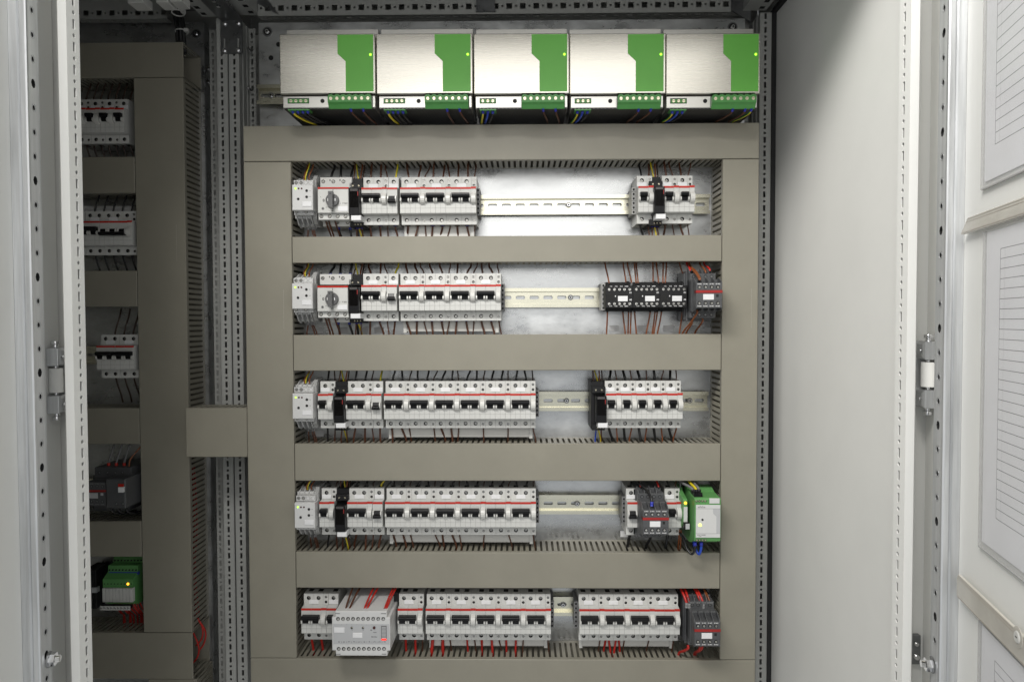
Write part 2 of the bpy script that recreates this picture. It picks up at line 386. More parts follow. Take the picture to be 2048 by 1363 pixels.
mb = MB(); mb.prism([(WX(558, 30, -30), WZ(558, 30, -30)), (WX(512, 5, -30), WZ(512, 5, -30)), (WX(512, -20, -30), WZ(512, -20, -30)), (WX(520, -20, -30), WZ(520, -20, -30))], -31, -28, 'zinc_dark', 'd')
part('corner_gusset', mb, bay)
# joining bracket between the two bays, with its bolts
x0, z1 = W(441, 40, -22); x1, z0 = W(485, 107, -22)
mb = MB(); n = 6
def brk(u0, u1, v0, v1): mb.box(u0, u1, -24.5, -21.5, v0, v1, 'zinc_dark')
zs0, zs1 = WZ(450, 98, -22), WZ(450, 76, -22); sa0, sa1 = WX(446.5, 85, -22), WX(451, 85, -22); sb0, sb1 = WX(474, 85, -22), WX(479, 85, -22)
brk(x0, x1, zs1, z1); brk(x0, x1, z0, zs0); brk(x0, sa0, zs0, zs1); brk(sa1, sb0, zs0, zs1); brk(sb1, x1, zs0, zs1)
mb.box(x0, x1, -21.4, 70, z1 - 0.5, z1 + 2.3, 'zinc_dark')
br = part('joining_bracket', mb, bay)
for (px, py) in ((450, 48.5), (477, 47.5), (449.5, 102), (476.5, 101)):
    x, z = W(px, py, -21.5); b_ = MB().cyl((x, z), 4.6, -21.5, -19.5, 'zinc_dark', n=14).cyl((x, z), 3.6, -19.5, -16, 'chrome', n=12, r2=2.4)
    part('bolt', b_, br)
for (px, py) in ((428, 6), (454, 5), (437, 16.5), (463, 16)):
    dd = 1250 - (z1 - 1450) * FPX / (645 - py) ; dd = -1250 + 2500 - (z1 - 1450) * FPX / (645 - py) - 1250 + 1250
    dd = 1250 - (z1 - 1450) * FPX / (645 - py)
    x = WX(px, py, dd); part('bolt', MB().cyl((x, dd), 3.8, z1 - 5, z1 - 0.6, 'chrome', 'z', r=None or 3.0) if False else MB().cyl((x, dd), 3.4, z1 - 4, z1 - 0.6, 'chrome', 'z', 12), br)
for (px, py) in ((496.5, 98), (496.5, 177)): 
    x, z = W(px, py, -50); part('rivet', MB().cyl((x, z), 2.8, -60, -48, 'chrome', n=10), bay)
for (px, py) in ((416, 136), (416, 163)):
    x, z = W(px, py, -88); part('rivet', MB().cyl((x, z), 2.6, -100, -86, 'chrome', n=10), bay2)
mb = MB(); x0, _ = W(953, 10, -30); x1, zb = W(990, 21, -30)
mb.box(x0, x1, -31.5, -26, zb, 2066, 'zinc_dark'); mb.box(x0 - 1, x1 + 1, -50, -26, zb - 3, zb - 0.2, 'zinc_dark')
rb = part('rail_clip', mb, bay); x, z = W(971, 27, -30)
part('bolt', MB().cyl((x, -38), 2.6, zb - 6, zb - 3, 'chrome', 'z', 10), rb)
# ---- front posts and doors
def front_post(x, s, parent, name='front_post'):       # s=+1: right side of the bay (strip faces -x)
    mb = MB(); z0, z1 = 760, 2036
    fn = fxn(x) if s > 0 else fxp(x)
    perf_vertical(mb, fn, 484, 506, 493.5, z0, z1, 'paint', sw=2.0)
    mb.box(min(x, x + s * 46), max(x, x + s * 46), 484, 505.9, ZB, z0, 'paint')
    pr = [(x, 506), (x + s * 9.5, 506), (x + s * 11.5, 504), (x + s * 12, 496), (x + s * 12, 474), (x + s * 24, 450), (x + s * 64, 450),
          (x + s * 64, 440), (x + s * 30, 440), (x + s * 8, 484), (x + s * 6, 484), (x + s * 6, 484.5), (x, 484)]
    for a, b_ in zip(pr[:-1], pr[1:]):
        if abs(a[0] - x) < .01 and abs(b_[0] - x) < .01: continue
        mb.face([(a[0], a[1], z0), (b_[0], b_[1], z0), (b_[0], b_[1], z1), (a[0], a[1], z1)], 'paint')
    return part(name, mb, parent)
front_post(417, 1, bay); front_post(-493, -1, bay)
part('front_post', MB().box(-580, XC - 2, 470, 499, ZB, 2060, 'paint'), bay2)
RD, LD = math.radians(14.0), math.radians(14.0)
def make_door(hx, s, ang, label):
    """local frame: x = along the leaf away from the hinge, d = out of the inner face"""
    o = bpy.data.objects.new('door', None); COL.objects.link(o)
    mb = MB(); mb.cbox(-30, 430, -22, 0, 130, 2055, 'paint', 1.5)
    me = mb.mesh('door'); o2 = bpy.data.objects.new('door', me); COL.objects.link(o2); bpy.data.objects.remove(o)
    o2['label'] = label
    return o2
def door_matrix(hx, s, ang, d0=481.0):
    # u: towards free edge, n: inner normal (both in x, d)
    u = Vector((-s * math.sin(ang), math.cos(ang))); n = Vector((-s * math.cos(ang), -math.sin(ang)))
    # mesh axes: local X -> u, local Y(-d) ; n is local +d  => local Y = -n
    ux = Vector((u.x, -u.y, 0)); ny = Vector((-n.x, n.y, 0)); uz = Vector((0, 0, 1))
    M = Matrix((ux, ny, uz)).transposed().to_4x4(); M.translation = Vector((hx, -d0, 0)) * MM
    return M, u, n
DOORS = {}
for key, hx, s, ang, lab in (('R', 463.0, 1, RD, 'white right door leaf with document pockets on its inner face'), ('L', -538.0, -1, LD, 'white left door leaf without pockets')):
    M, u, n = door_matrix(hx, s, ang)
    dr = make_door(hx, s, ang, lab); dr.parent = bay; dr.matrix_parent_inverse = Matrix.Identity(4)
    dr.matrix_local = Matrix.Translation((37 * MM, 0, 0)) @ M
    DOORS[key] = (dr, M, u, n, hx)
    # stiffener rail with round punchings
    mb = MB(); r0, r1, t = 53.0, 79.0, 17.0
    z = 700.0; zoff = {'R': 4.0, 'L': 10.0}[key]; z += zoff; k = {'R': 0, 'L': 2}[key]
    fn = lambda u_, v_, w_: (u_, t - w_, v_)
    while z + 25 < 2040:
        big = (k % 5 == 1) or (k % 5 == 1)
        big = (k % 4 == 1)
        mb.cell(fn, r0, r1 - 2.2, z, z + 25, r0 + 13.5, z + 12.5, 4.8 if big else 2.8, 4.8 if big else 2.8, 4.0, 'zinc_strip', 'round', back='dark'); 
        if not big:
            mb.cyl((r0 + 13.5, z + 12.5), 4.2, t - 0.6, t + 0.25, 'zinc_dark', n=12, caps=False); 
        z += 25; k += 1
    zlo = 700 + zoff
    prof = [(r1 - 2.2, t), (r1 - 0.6, t - 0.7), (r1, t - 2.2), (r1, t - 6.5), (r1 - 1.2, t - 8), (r1, t - 9.5), (r1, 0.2)]
    for a, b_ in zip(prof[:-1], prof[1:]):
        mb.face([(a[0], a[1], zlo), (b_[0], b_[1], zlo), (b_[0], b_[1], z), (a[0], a[1], z)], 'zinc_strip', True)
    mb.face([(r0, t, zlo), (r0, 0.2, zlo), (r0, 0.2, z), (r0, t, z)], 'zinc_strip')
    for zz in (zlo, z): mb.face([(r0, 0.2, zz), (r1, 0.2, zz), (r1, t, zz), (r0, t, zz)], 'zinc_strip')
    mb.box(r0, r1, 0.3, t, 150, zlo - 0.5, 'zinc_strip')
    ob('stiffener_rail', mb.mesh('stiffener_rail'), dr)
    # door bolt at the foot of the rail
    zbolt = {'R': 1450 - 362, 'L': 1450 - 360}[key] 
    mb = MB().cyl((r0 + 8, zbolt), 8.5, t, t + 1.2, 'zinc_dark', n=16).cyl((r0 + 8, zbolt), 7.2, t + 1.2, t + 7, 'chrome', n=6, smooth=False).cyl((r0 + 8, zbolt), 3.6, t + 7, t + 11, 'chrome', n=10)
    ob('bolt', mb.mesh('bolt'), dr)
    # hinge bracket with white barrel and screws
    zc = 1450 + {'R': -61, 'L': -66}[key]
    mb = MB(); xo = -14.0
    for sg in (1, -1):
        za, zb_ = (zc + 17, zc + 37) if sg > 0 else (zc - 37, zc - 17)
        mb.cbox(xo - 9, xo + 22, 0.4, 15, za, zb_, 'zinc_strip', 3.0)
        mb.cyl((xo + 16, (za + zb_) / 2), 2.3, 15, 16.5, 'chrome', n=10); mb.box(xo + 16, xo + 22, 15, 15.4, (za + zb_) / 2 - .5, (za + zb_) / 2 + .5, 'dark')
        ze = zb_ if sg > 0 else za
        mb.cyl((xo + 14, 7), 3.0, ze, ze + sg * 4, 'chrome', 'z', 10); mb.cyl((xo + 14, 7), 4.8, ze + sg * 4, ze + sg * 8, 'chrome', 'z', 12)
        mb.cyl((xo + 14, 7), 2.4, (zc + 13 if sg > 0 else zc - 17), (zc + 17 if sg > 0 else zc - 13), 'chrome', 'z', 10)
    mb.box(xo - 10, xo - 4, 0.4, 14, zc - 37, zc + 37, 'zinc_strip')
    ob('hinge', mb.mesh('hinge', 0.5), dr)
    ob('hinge_barrel', MB().cyl((xo + 14, 7), 7.2, zc - 13.5, zc + 14, 'paint', 'z', 20).mesh('hinge_barrel'), dr)
# small latch in the gap of the right post
part('latch', MB().box(456, 466, 450.5, 456, 1450 - 402, 1450 - 368, 'zinc_dark').cyl((461, 1450 - 393), 3, 456, 459, 'chrome', n=10).cyl((461, 1450 - 378), 2.2, 456, 458, 'chrome', n=10), bay)
# ================================================================== wiring ducts
DUCTD = 75.0
def duct(px0, px1, py0, py1, orient, label, P=0.0, name='wiring_duct', xs=None, zs=None, depth=DUCTD, scr=0, ends=None, slots=(True, True)):
    F = P + depth
    pcx, pcy = (px0 + px1) / 2, (py0 + py1) / 2
    x0, x1 = xs if xs else (WX(px0, pcy, F), WX(px1, pcy, F)); z1, z0 = zs[::-1] if zs else (WZ(pcx, py0, F), WZ(pcx, py1, F))
    t = thing(name, label, 'cable duct', ((x0 + x1) / 2, P, (z0 + z1) / 2), 'grey slotted wiring ducts')
    L, H = (x1 - x0) / 2, (z1 - z0) / 2
    lid = MB(); g = 0.5; lip = 9.0
    lid.cbox(-L + g, L - g, depth - 1.6, depth, -H + g, H - g, 'duct', 0.9)
    wall = MB(); wall.box(-L + 2, L - 2, 0.3, 1.8, -H + 2, H - 2, 'duct')
    if orient == 'h':
        lid.box(-L + g, L - g, depth - lip, depth - 1.7, H - g - 1.2, H - g, 'duct'); lid.box(-L + g, L - g, depth - lip, depth - 1.7, -H + g, -H + g + 1.2, 'duct')
        for sgn, on in zip((1, -1), slots):
            zz = sgn * (H - 1.9); fn = (lambda zz, sgn: lambda u, v, w: (u, v, zz - sgn * w))(zz, sgn)
            u = -L + 1.0; n = int((2 * L - 2) // 10); p = (2 * L - 2) / n
            for k in range(n):
                wall.cell(fn, u, u + p, 1.8, depth - 3, u + p / 2, (9 + depth - 13) / 2 + 1, 2.1, (depth - 13 - 9) / 2 + 2, 1.3, 'duct', 'stad'); u += p
    else:
        lid.box(-L + g, -L + g + 1.2, depth - lip, depth - 1.7, -H + g, H - g, 'duct'); lid.box(L - g - 1.2, L - g, depth - lip, depth - 1.7, -H + g, H - g, 'duct')
        for sgn, on in zip((1, -1), slots):
            xx = sgn * (L - 1.9); fn = (lambda xx, sgn: lambda u, v, w: (xx - sgn * w, v, u))(xx, sgn)
            u = -H + 1.0; n = int((2 * H - 2) // 10); p = (2 * H - 2) / n
            for k in range(n):
                wall.cell(fn, u, u + p, 1.8, depth - 3, u + p / 2, (9 + depth - 13) / 2 + 1, 2.1, (depth - 13 - 9) / 2 + 2, 1.3, 'duct', 'stad'); u += p
    ob('slotted_channel', wall.mesh('slotted_channel'), t)
    c = ob('lid', lid.mesh('lid'), t)
    rr = random.Random(int(px0 * 7 + py0))
    for k in range(scr):
        s = MB(); a = rr.uniform(-L * .9, L * .9); b_ = rr.uniform(-H * .8, H * .8)
        ln = rr.uniform(15, 60); wd = 0.10
        if orient == 'v': s.box(a, a + wd * 2, depth, depth + .05, b_ - ln, min(b_ + ln, H - 2), 'duct_scratch')
        else: s.box(max(-L + 2, a - ln), min(L - 2, a + ln), depth, depth + .05, b_, b_ + wd * 2, 'duct_scratch')
        ob('scratch', s.mesh('scratch'), c)
    return t, x0, x1, z0, z1
D = {}
# vertical ducts: limits at mid height
VL0, VL1 = WX(491.5, 681, DUCTD), WX(586, 681, DUCTD); VR0, VR1 = WX(1443, 681, DUCTD), WX(1516, 681, DUCTD)
ZTOP0, ZTOP1 = WZ(1000, 320.5, DUCTD), WZ(1000, 248, DUCTD)
ZBOT1 = WZ(1000, 1317, DUCTD)
D['top'] = duct(0, 0, 0, 0, 'h', 'grey horizontal wiring duct running under the five power supplies', xs=(VL0, VR1), zs=(ZTOP0, ZTOP1))
D['left'] = duct(0, 1, 0, 0, 'v', 'grey vertical wiring duct left of the breaker rows', xs=(VL0, VL1), zs=(ZBOT1, ZTOP0), scr=1)
D['right'] = duct(0, 2, 0, 0, 'v', 'grey vertical wiring duct beside the white side wall', xs=(VR0, VR1), zs=(ZBOT1, ZTOP0), scr=1)
for k, (a, b_, lab) in enumerate(((471, 524.5, 'narrow grey horizontal duct between the top and second device rows'), (668, 741, 'grey horizontal duct between the second and third device rows'),
        (886.5, 961.5, 'grey horizontal duct between the third and fourth device rows'), (1103.5, 1176, 'grey horizontal duct between the fourth and bottom device rows'))):
    D[k + 1] = duct(0, 3 + k, 0, 0, 'h', lab, xs=(VL1, VR0), zs=(WZ(1014, b_, DUCTD), WZ(1014, a, DUCTD)))
D['bot'] = duct(0, 8, 0, 0, 'h', 'grey horizontal wiring duct under the bottom device row', xs=(VL0, VR1), zs=(ZBOT1 - 68, ZBOT1))
# row openings (z of upper and lower duct walls)
ROWZ = {1: (D['top'][3], D[1][4]), 2: (D[1][3], D[2][4]), 3: (D[2][3], D[3][4]), 4: (D[3][3], D[4][4]), 5: (D[4][3], D['bot'][4])}
# left bay ducts
FL = PLATE_L + 74
lv0, lv1 = WX(276, 681, FL), WX(375, 681, FL)
lz_top = WZ(320, 155, FL); lz_bot = WZ(330, 1264, FL)
duct(0, 10, 0, 0, 'v', 'wide dark grey vertical duct in the shadowed bay', P=PLATE_L, xs=(lv0, lv1), zs=(lz_bot, lz_top), depth=74, scr=1)
duct(0, 11, 0, 0, 'h', 'dark grey horizontal duct across the top of the shadowed bay', P=PLATE_L, xs=(-960, lv1 + 1), zs=(lz_top, WZ(300, 84, FL)), depth=74)
LROW = [lz_top]
for k, (a, b_, lab) in enumerate(((313, 386.5, 'dark grey duct under the top breakers of the shadowed bay'), (540.5, 613.5, 'dark grey duct under the three-pole breakers of the shadowed bay'),
        (815, 888, 'dark grey duct above the overload relay in the shadowed bay'), (1041, 1113, 'dark grey duct above the green relay modules in the shadowed bay'))):
    z1, z0 = WZ(220, a, FL), WZ(220, b_, FL); LROW.append((z0, z1))
    duct(0, 12 + k, 0, 0, 'h', lab, P=PLATE_L, xs=(-960, lv0), zs=(z0, z1), depth=74)
duct(0, 20, 0, 0, 'h', 'dark grey horizontal duct at the foot of the shadowed bay', P=PLATE_L, xs=(-960, WX(386, 1310, FL)), zs=(WZ(270, 1357, FL), lz_bot), depth=74)
z1 = WZ(270, 1357, FL)
duct(0, 22, 0, 0, 'v', 'dark grey vertical duct below the shadowed bay foot duct', P=PLATE_L, xs=(lv0 + 6, lv1 + 6), zs=(z1 - 150, z1), depth=72)
# short duct bridging the two bays
bx0, bx1 = WX(371, 865, 73), VL0 - 0.3
duct(0, 21, 0, 0, 'h', 'short grey duct bridging the shadowed bay and the open cabinet', P=10, xs=(bx0, bx1), zs=(WZ(430, 914, 73), WZ(430, 815, 73)), depth=63)
# ================================================================== rails
def din_rail(x0, x1, z, P, label, slots=True, group='steel mounting rails', phase=0.0, standoff=4.5):
    t = thing('mounting_rail', label, 'rail', ((x0 + x1) / 2, P, z), group)
    L = (x1 - x0) / 2; mb = MB(); h = 13.5; a, b_ = 1.0 + standoff, 14.0 + standoff * 0
    mb.prism([(b_, 12.2), (b_ + 1, 12.2), (b_ + 1, 17.5), (b_, 17.5)], -L, L, 'rail'); mb.prism([(b_, -17.5), (b_ + 1, -17.5), (b_ + 1, -12.2), (b_, -12.2)], -L, L, 'rail')
    mb.prism([(a, 11.2), (b_ + 1, 11.2), (b_ + 1, 12.2), (a, 12.2)], -L, L, 'rail'); mb.prism([(a, -12.2), (b_ + 1, -12.2), (b_ + 1, -11.2), (a, -11.2)], -L, L, 'rail')
    u = -L
    fn = lambda u_, v, w_: (u_, a + 1 - w_, v)
    while u + 25 <= L:
        mb.cell(fn, u, u + 25, -11.2, 11.2, u + 12.5, 0.5, 8.7, 3.2, 1.0, 'rail', 'stad'); u += 25
    mb.face([fn(u, -11.2, 0), fn(L, -11.2, 0), fn(L, 11.2, 0), fn(u, 11.2, 0)], 'rail')
    ob('rail_profile', mb.mesh('rail_profile'), t)
    return t
def rail_screw(t, x, z=0.5):
    X = x - t.location.x / MM
    mb = MB().cyl((X, z), 5.0, 6.5, 7.3, 'zinc_dark', n=16).cyl((X, z), 4.0, 7.3, 10.5, 'chrome', n=14, r2=2.8).cyl((X, z), 1.8, 10.5, 10.65, 'dark', n=6)
    ob('rail_screw', mb.mesh('rail_screw'), t)
# row centres: top of the breaker noses is 20.5 above the rail
NOSE, SH = 75.0, 60.0
RZ = {1: WZ(870, 374.5, NOSE) - 20.5, 2: WZ(870, 569.5, NOSE) - 20.5, 3: WZ(900, 787, NOSE) - 20.5, 4: WZ(900, 1003.5, NOSE) - 20.5, 5: WZ(980, 1217, NOSE) - 20.5}
RN = {1: 'top', 2: 'second', 3: 'third', 4: 'fourth', 5: 'bottom'}
RAILS = {}
for r in RZ:
    RAILS[r] = din_rail(VL1 + 6, VR0 - 5 if r != 1 else VR0 - 4, RZ[r], 0, f'slotted zinc mounting rail of the {RN[r]} device row')
for r, px, py in ((1, 1137, 412), (2, 1141, 597), (3, 1133, 803), (3, 1379, 802), (4, 1154, 1008), (5, 1126, 1211)): rail_screw(RAILS[r], WX(px, py, 6))
zp = WZ(540, 189, 14)
prail = din_rail(PX0 + 1, PX1 - 1, zp, 0, 'slotted mounting rail carrying the five power supplies'); rail_screw(prail, WX(543, 190, 5))
# ================================================================== circuit breakers
def pole_profile(): return [(4, -41), (55, -41), (55, -25.2), (NOSE - 1.2, -24.2), (NOSE, -23), (NOSE, 19), (NOSE - 0.8, 20.5), (SH + 1, 21.5), (55, 21.5), (55, 41), (4, 41), (4, 18), (9, 18), (9, -18), (4, -18)]
def bulgeprof():
    out = []
    for k in range(9):
        a = -1.35 + 2.7 * k / 8; out.append((NOSE - 3 + 11.5 * math.cos(a), 0.8 + 10.6 * math.sin(a)))
    return [(NOSE - 2, -9.6)] + out + [(NOSE - 2, 11.2)]
_M = {}
def M(name, fn):
    if name not in _M: _M[name] = fn()
    return _M[name]
def pole_mesh(w):
    def f():
        mb = MB(); g = 0.14; x0, x1 = g, w - g; mb.prism(pole_profile(), x0, x1, 'plastic')
        c = w / 2
        if w > 12:
            mb.cell(fz(SH), x0, x1, 21.6, 41, c, 33.2, 3.7, 3.7, 4.8, 'plastic', 'round', back='dark')
            mb.cell(fz(SH), x0, x1, -41, -25.2, c, -33.2, 3.6, 3.6, 4.8, 'plastic', 'round', back='dark')
        else:
            mb.cell(fz(SH), x0, x1, 30.2, 41, c, 35, 2.4, 2.4, 3, 'plastic', 'round', back='dark')
            mb.cell(fz(SH), x0, x1, 21.6, 30.2, c, 26.2, 2.5, 2.5, 5, 'plastic', 'round', back='dark')
            mb.cell(fz(SH), x0, x1, -41, -25.2, c, -34, 2.4, 2.4, 3, 'plastic', 'round', back='dark')
        for (za, zb_) in ((21.6, 41), (-41, -25.2)):
            for x in (x0, x1): mb.face([(x, 55, za), (x, SH, za), (x, SH, zb_), (x, 55, zb_)], 'plastic')
            for z in (za, zb_): mb.face([(x0, 55, z), (x1, 55, z), (x1, SH, z), (x0, SH, z)], 'plastic')
        # moulded seams below the toggle
        mb.box(x0, x1, NOSE, NOSE + .04, -15.1, -14.75, 'seam')
        if w > 12: mb.box(c - .15, c + .15, NOSE, NOSE + .05, -23, -7, 'seam')
        # clamp mouth under and over
        if w > 12:
            for s in (1, -1): mb.box(c - 4.2, c + 4.2, 38, 50, min(s * 41, s * 41.1), max(s * 41, s * 41.1), 'dark')
        return mb.mesh('pole')
    return M(f'pole{w}', f)
def stripe_mesh(w, dz=0.0):
    return M(f'stripe{w}{dz}', lambda: MB().box(0.15, w - .15, NOSE - 1.4, NOSE + .3 + dz * .6, 17.2 + dz, 20.55 + dz, 'red').mesh('red_stripe'))
def screw_mesh(r, d, tilt, m='screw'):
    def f():
        mb = MB(); mb.cyl((0, 0), r, d - 2, d, m, n=12, r2=r * .86)
        c, s = math.cos(tilt), math.sin(tilt); q = [(-r * .8, -.35), (r * .8, -.35), (r * .8, .35), (-r * .8, .35)]
        mb.face([(x * c - z * s, d + .05, x * s + z * c) for x, z in q], 'dark')
        mb.face([(x * -s - z * c, d + .06, x * c - z * s) for x, z in q], 'dark')
        return mb.mesh('terminal_screw')
    return M(f'screw{r}{d}{tilt}{m}', f)
def toggle_mesh(n, up):
    def f():
        mb = MB(); w = 17.5 * n
        if up:
            pr = [(NOSE - 2, 10.0), (82.5, 9.8), (84.6, 8.6), (85, 6.0), (83.5, 3.0), (79, 1.6), (NOSE - 2, 1.6)]
            e0, e1 = (2.3, w - 2.3) if n > 1 else (2.6, w - 2.6)
            mb.prism(pr, e0, e1, 'black')
            for k in range(n): mb.prism([(NOSE - 2, 1.6), (80.5, 1.6), (78.5, -4.6), (NOSE - 2, -4.6)], k * 17.5 + 3.6, k * 17.5 + 13.9, 'black')
        else:
            pr = [(NOSE - 2, 0.4), (82, 0.2), (84.5, -1.6), (84.5, -4.6), (82.5, -6.4), (NOSE - 2, -6.6)]
            mb.prism(pr, 2.3, w - 2.3, 'black')
            for k in range(n): mb.prism([(NOSE - 2, 5.8), (78.5, 5.8), (80.5, 0.3), (NOSE - 2, 0.3)], k * 17.5 + 3.6, k * 17.5 + 13.9, 'black')
        return mb.mesh('toggle', 0.35)
    return M(f'toggle{n}{up}', f)
def cheek_mesh(up):
    def f():
        mb = MB(); z0, z1 = (-5.6, 2.6) if up else (-5.0, 6.4); zm = (z0 + z1) / 2
        for x in (0.8, 14.2): mb.prism([(NOSE - 1, z0), (NOSE + 3.5, z0), (NOSE + 6.2, z0 + 2), (NOSE + 6.6, zm), (NOSE + 5.5, z1 - 1), (NOSE + 3, z1), (NOSE - 1, z1)], x, x + 2.5, 'plastic_warm')
        return mb.mesh('toggle_guard', 0.3)
    return M(f'cheek{up}', f)
def label_mesh(w, h=7.0): return M(f'lab{w}{h}', lambda: MB().cbox(-w / 2, w / 2, 0, 1.0, -h / 2, h / 2, 'labelwhite', 0.4).mesh('label_plate'))
def aux_parts(t, x):
    o = ob('auxiliary_contact', pole_mesh(8.8), t, (x, 0, 0))
    ob('red_stripe', stripe_mesh(8.8, 0.7), o)
    ob('rounded_cover', M('bulge', lambda: MB().prism(bulgeprof(), 0.5, 8.3, 'plastic_warm').mesh('rounded_cover', 0.35)), o)
    for z, d in ((35, SH - .8), (-34, SH - .8)): ob('terminal_screw', screw_mesh(2.1, d, random.choice((.3, 1.1, 2.0))), o, (4.4, 0, z))
    ob('terminal_screw', screw_mesh(1.7, SH - 3.5, .6), o, (4.4, 0, 26.2))
def breaker(x, z, P, n, up, aux, label, group, plate=True):
    """x = left edge in mm; n poles; returns the terminal positions"""
    t = thing('circuit_breaker', label, 'circuit breaker', (x, P, z), group)
    for k in range(n):
        ob('pole', pole_mesh(17.5), t, (17.5 * k, 0, 0))
        ob('red_stripe', stripe_mesh(17.5), t, (17.5 * k, 0, 0))
        ob('toggle_guard', cheek_mesh(up), t, (17.5 * k, 0, 0))
        for zz in (33.2, -33.2):
            ob('terminal_screw', screw_mesh(2.45, SH - 3.2, random.choice((.2, .7, 1.2, 1.9))), t, (17.5 * k + 8.75 + random.uniform(-.15, .15), 0, zz - .25))
    ob('toggle', toggle_mesh(n, up), t)
    if plate:
        if n <= 2: ob('label_plate', label_mesh(16.4), t, (17.5 * n / 2, SH, 26.2))
        else:
            for k in range(0, n - 1, 3): ob('label_plate', label_mesh(16.4), t, (17.5 * (k + 1), SH, 26.2))
    w_ = 17.5 * n
    if aux: aux_parts(t, w_); w_ += 8.8
    return t, w_
def end_clamp(px, py, P, label, light=False, h=47):
    x = WX(px, py, 45 + P); r = label
    m = 'clamplight' if light else 'clampgrey'
    def f():
        mb = MB(); g = lambda u, v, w_: (u, 50 - w_, v)
        mb.box(-3, 3, 4, 46, -h / 2, h / 2, m)
        z = -h / 2; hs = (h / 6.0)
        for k in range(6):
            mb.cell(g, -3.3, 3.3, z + .4, z + hs - .4, 0, z + hs / 2, 1.6, 1.9, 3.5, m, 'rect', back='dark'); mb.box(-3.3, 3.3, 45, 49.9, z + .4, z + .5, m); mb.box(-3.3, 3.3, 45, 49.9, z + hs - .5, z + hs - .4, m)
            for s in (-1, 1): mb.face([(s * 3.3, 44, z + .4), (s * 3.3, 50, z + .4), (s * 3.3, 50, z + hs - .4), (s * 3.3, 44, z + hs - .4)], m)
            z += hs
        return mb.mesh('end_clamp')
    return x, M(f'clamp{light}{h}', f)
def place_clamp(px, row, label, light=False, P=0.0, z=None, h=47):
    zz = RZ[row] if z is None else z; py = 640
    x, me = end_clamp(px, {1: 405, 2: 592, 3: 805, 4: 1010, 5: 1222}[row] if z is None else 640, P, label, light, h)
    t = thing('end_clamp', label, 'end clamp', (x, P, zz), 'grey rail end clamps')
    ob('clamp_body', me, t)
ORD = ['first', 'second', 'third', 'fourth', 'fifth', 'sixth']
PYR = {1: 405, 2: 592, 3: 805, 4: 1010, 5: 1222}
TERM = {r: [] for r in RZ}                     # (x, kind) of every breaker pole and contact, for the wiring
def put(row, px, n, up, aux, label, group='white circuit breakers', x=None, plate=True, sd=None):
    x = WX(px, PYR[row], SH) if x is None else x
    t, w_ = breaker(x, RZ[row], 0, n, up, aux, label, group, plate)
    sd = sd or label.split(' with')[0].split(' between')[0].split(' touching')[0].split(' left')[0].split(' right')[0].split(' half')[0]
    if not up: sd = 'lowered ' + sd
    for k in range(n): TERM[row].append((x + 17.5 * k + 8.75, 'p', sd if n == 1 else ('left' if k == 0 else 'right') + ' pole of ' + sd))
    if aux: TERM[row].append((x + 17.5 * n + 4.4, 'a', 'contact block of ' + sd))
    return x + w_
def bank(row, px, count, n, ref, pxend):
    x = WX(px, PYR[row], SH); xe = WX(pxend, PYR[row], SH); st = (xe - x) / count
    kind = 'two-pole' if n == 2 else 'single-pole'
    for k in range(count):
        put(row, px, n, True, True, f'{ORD[k]} {kind} breaker from {ref}, {RN[row]} row', x=x + k * st, sd=f'{ORD[k]} breaker, bank of {[0,1,2,"three","four","five","six"][count]}')
    return x, xe
# row 1
x = put(1, 727, 2, True, True, 'two-pole breaker between black relay and lowered single-pole breaker, top row')
put(1, 777.5, 1, False, False, 'single-pole breaker with lowered toggle beside a gap, top row', x=x + .3)
B1 = bank(1, 803, 3, 2, 'the lowered single-pole breaker', 953)
put(1, 1273.5, 1, True, True, 'single-pole breaker between end clamp and slim black relay, top row')
x = put(1, 1323.5, 1, True, True, sd='breaker right of black relay', label='single-pole breaker touching the right side of the slim black relay, top row')
put(1, 1354, 1, True, True, sd='last single-pole breaker', label='single-pole breaker at the end of the top row, bare rail on its right', x=x + .2)
# row 2
x = put(2, 726.5, 2, True, True, 'two-pole breaker between black relay and lowered single-pole breaker, second row')
put(2, 776, 1, False, False, 'single-pole breaker with lowered toggle beside a gap, second row', x=x + .3)
B2 = bank(2, 801, 4, 2, 'the lowered single-pole breaker', 1002.5)
# row 3
put(3, 641, 1, True, True, 'single-pole breaker between monitoring relay and black relay, third row')
x = put(3, 696.3, 2, True, True, 'two-pole breaker between black relay and lowered single-pole breaker, third row')
put(3, 746, 1, False, False, 'single-pole breaker with lowered toggle beside a gap, third row', x=x + .3)
B3 = bank(3, 771.3, 6, 2, 'the lowered single-pole breaker', 1071)
B3b = bank(3, 1209.8, 5, 1, 'the black relay next to the end clamp', 1361.5)
# row 4
put(4, 643.6, 1, True, True, 'single-pole breaker between monitoring relay and black relay, fourth row')
x = put(4, 698.8, 2, True, True, 'two-pole breaker between black relay and lowered single-pole breaker, fourth row')
put(4, 748, 1, False, False, 'single-pole breaker with lowered toggle beside a gap, fourth row', x=x + .3)
B4 = bank(4, 773.3, 6, 2, 'the lowered single-pole breaker', 1071.7)
put(4, 1252, 1, False, False, 'single-pole breaker with lowered toggle between end clamp and grey contactor, fourth row')
put(4, 1329, 1, True, True, 'single-pole breaker between grey contactor and thin green relay, fourth row')
# row 5
x = put(5, 608, 2, True, True, 'two-pole breaker left of the insulation monitor, half a step behind it, bottom row')
put(5, 656.8, 1, True, False, 'single-pole breaker half hidden behind the insulation monitor, bottom row', x=x + .2)
put(5, 798.3, 2, True, True, sd='lone two-pole breaker', label='lone two-pole breaker right of the insulation monitor, bottom row')
B5 = bank(5, 853.6, 5, 2, 'the insulation monitor', 1101)
B5b = bank(5, 1157.3, 4, 2, 'the end clamp after the bare rail', 1355.5)
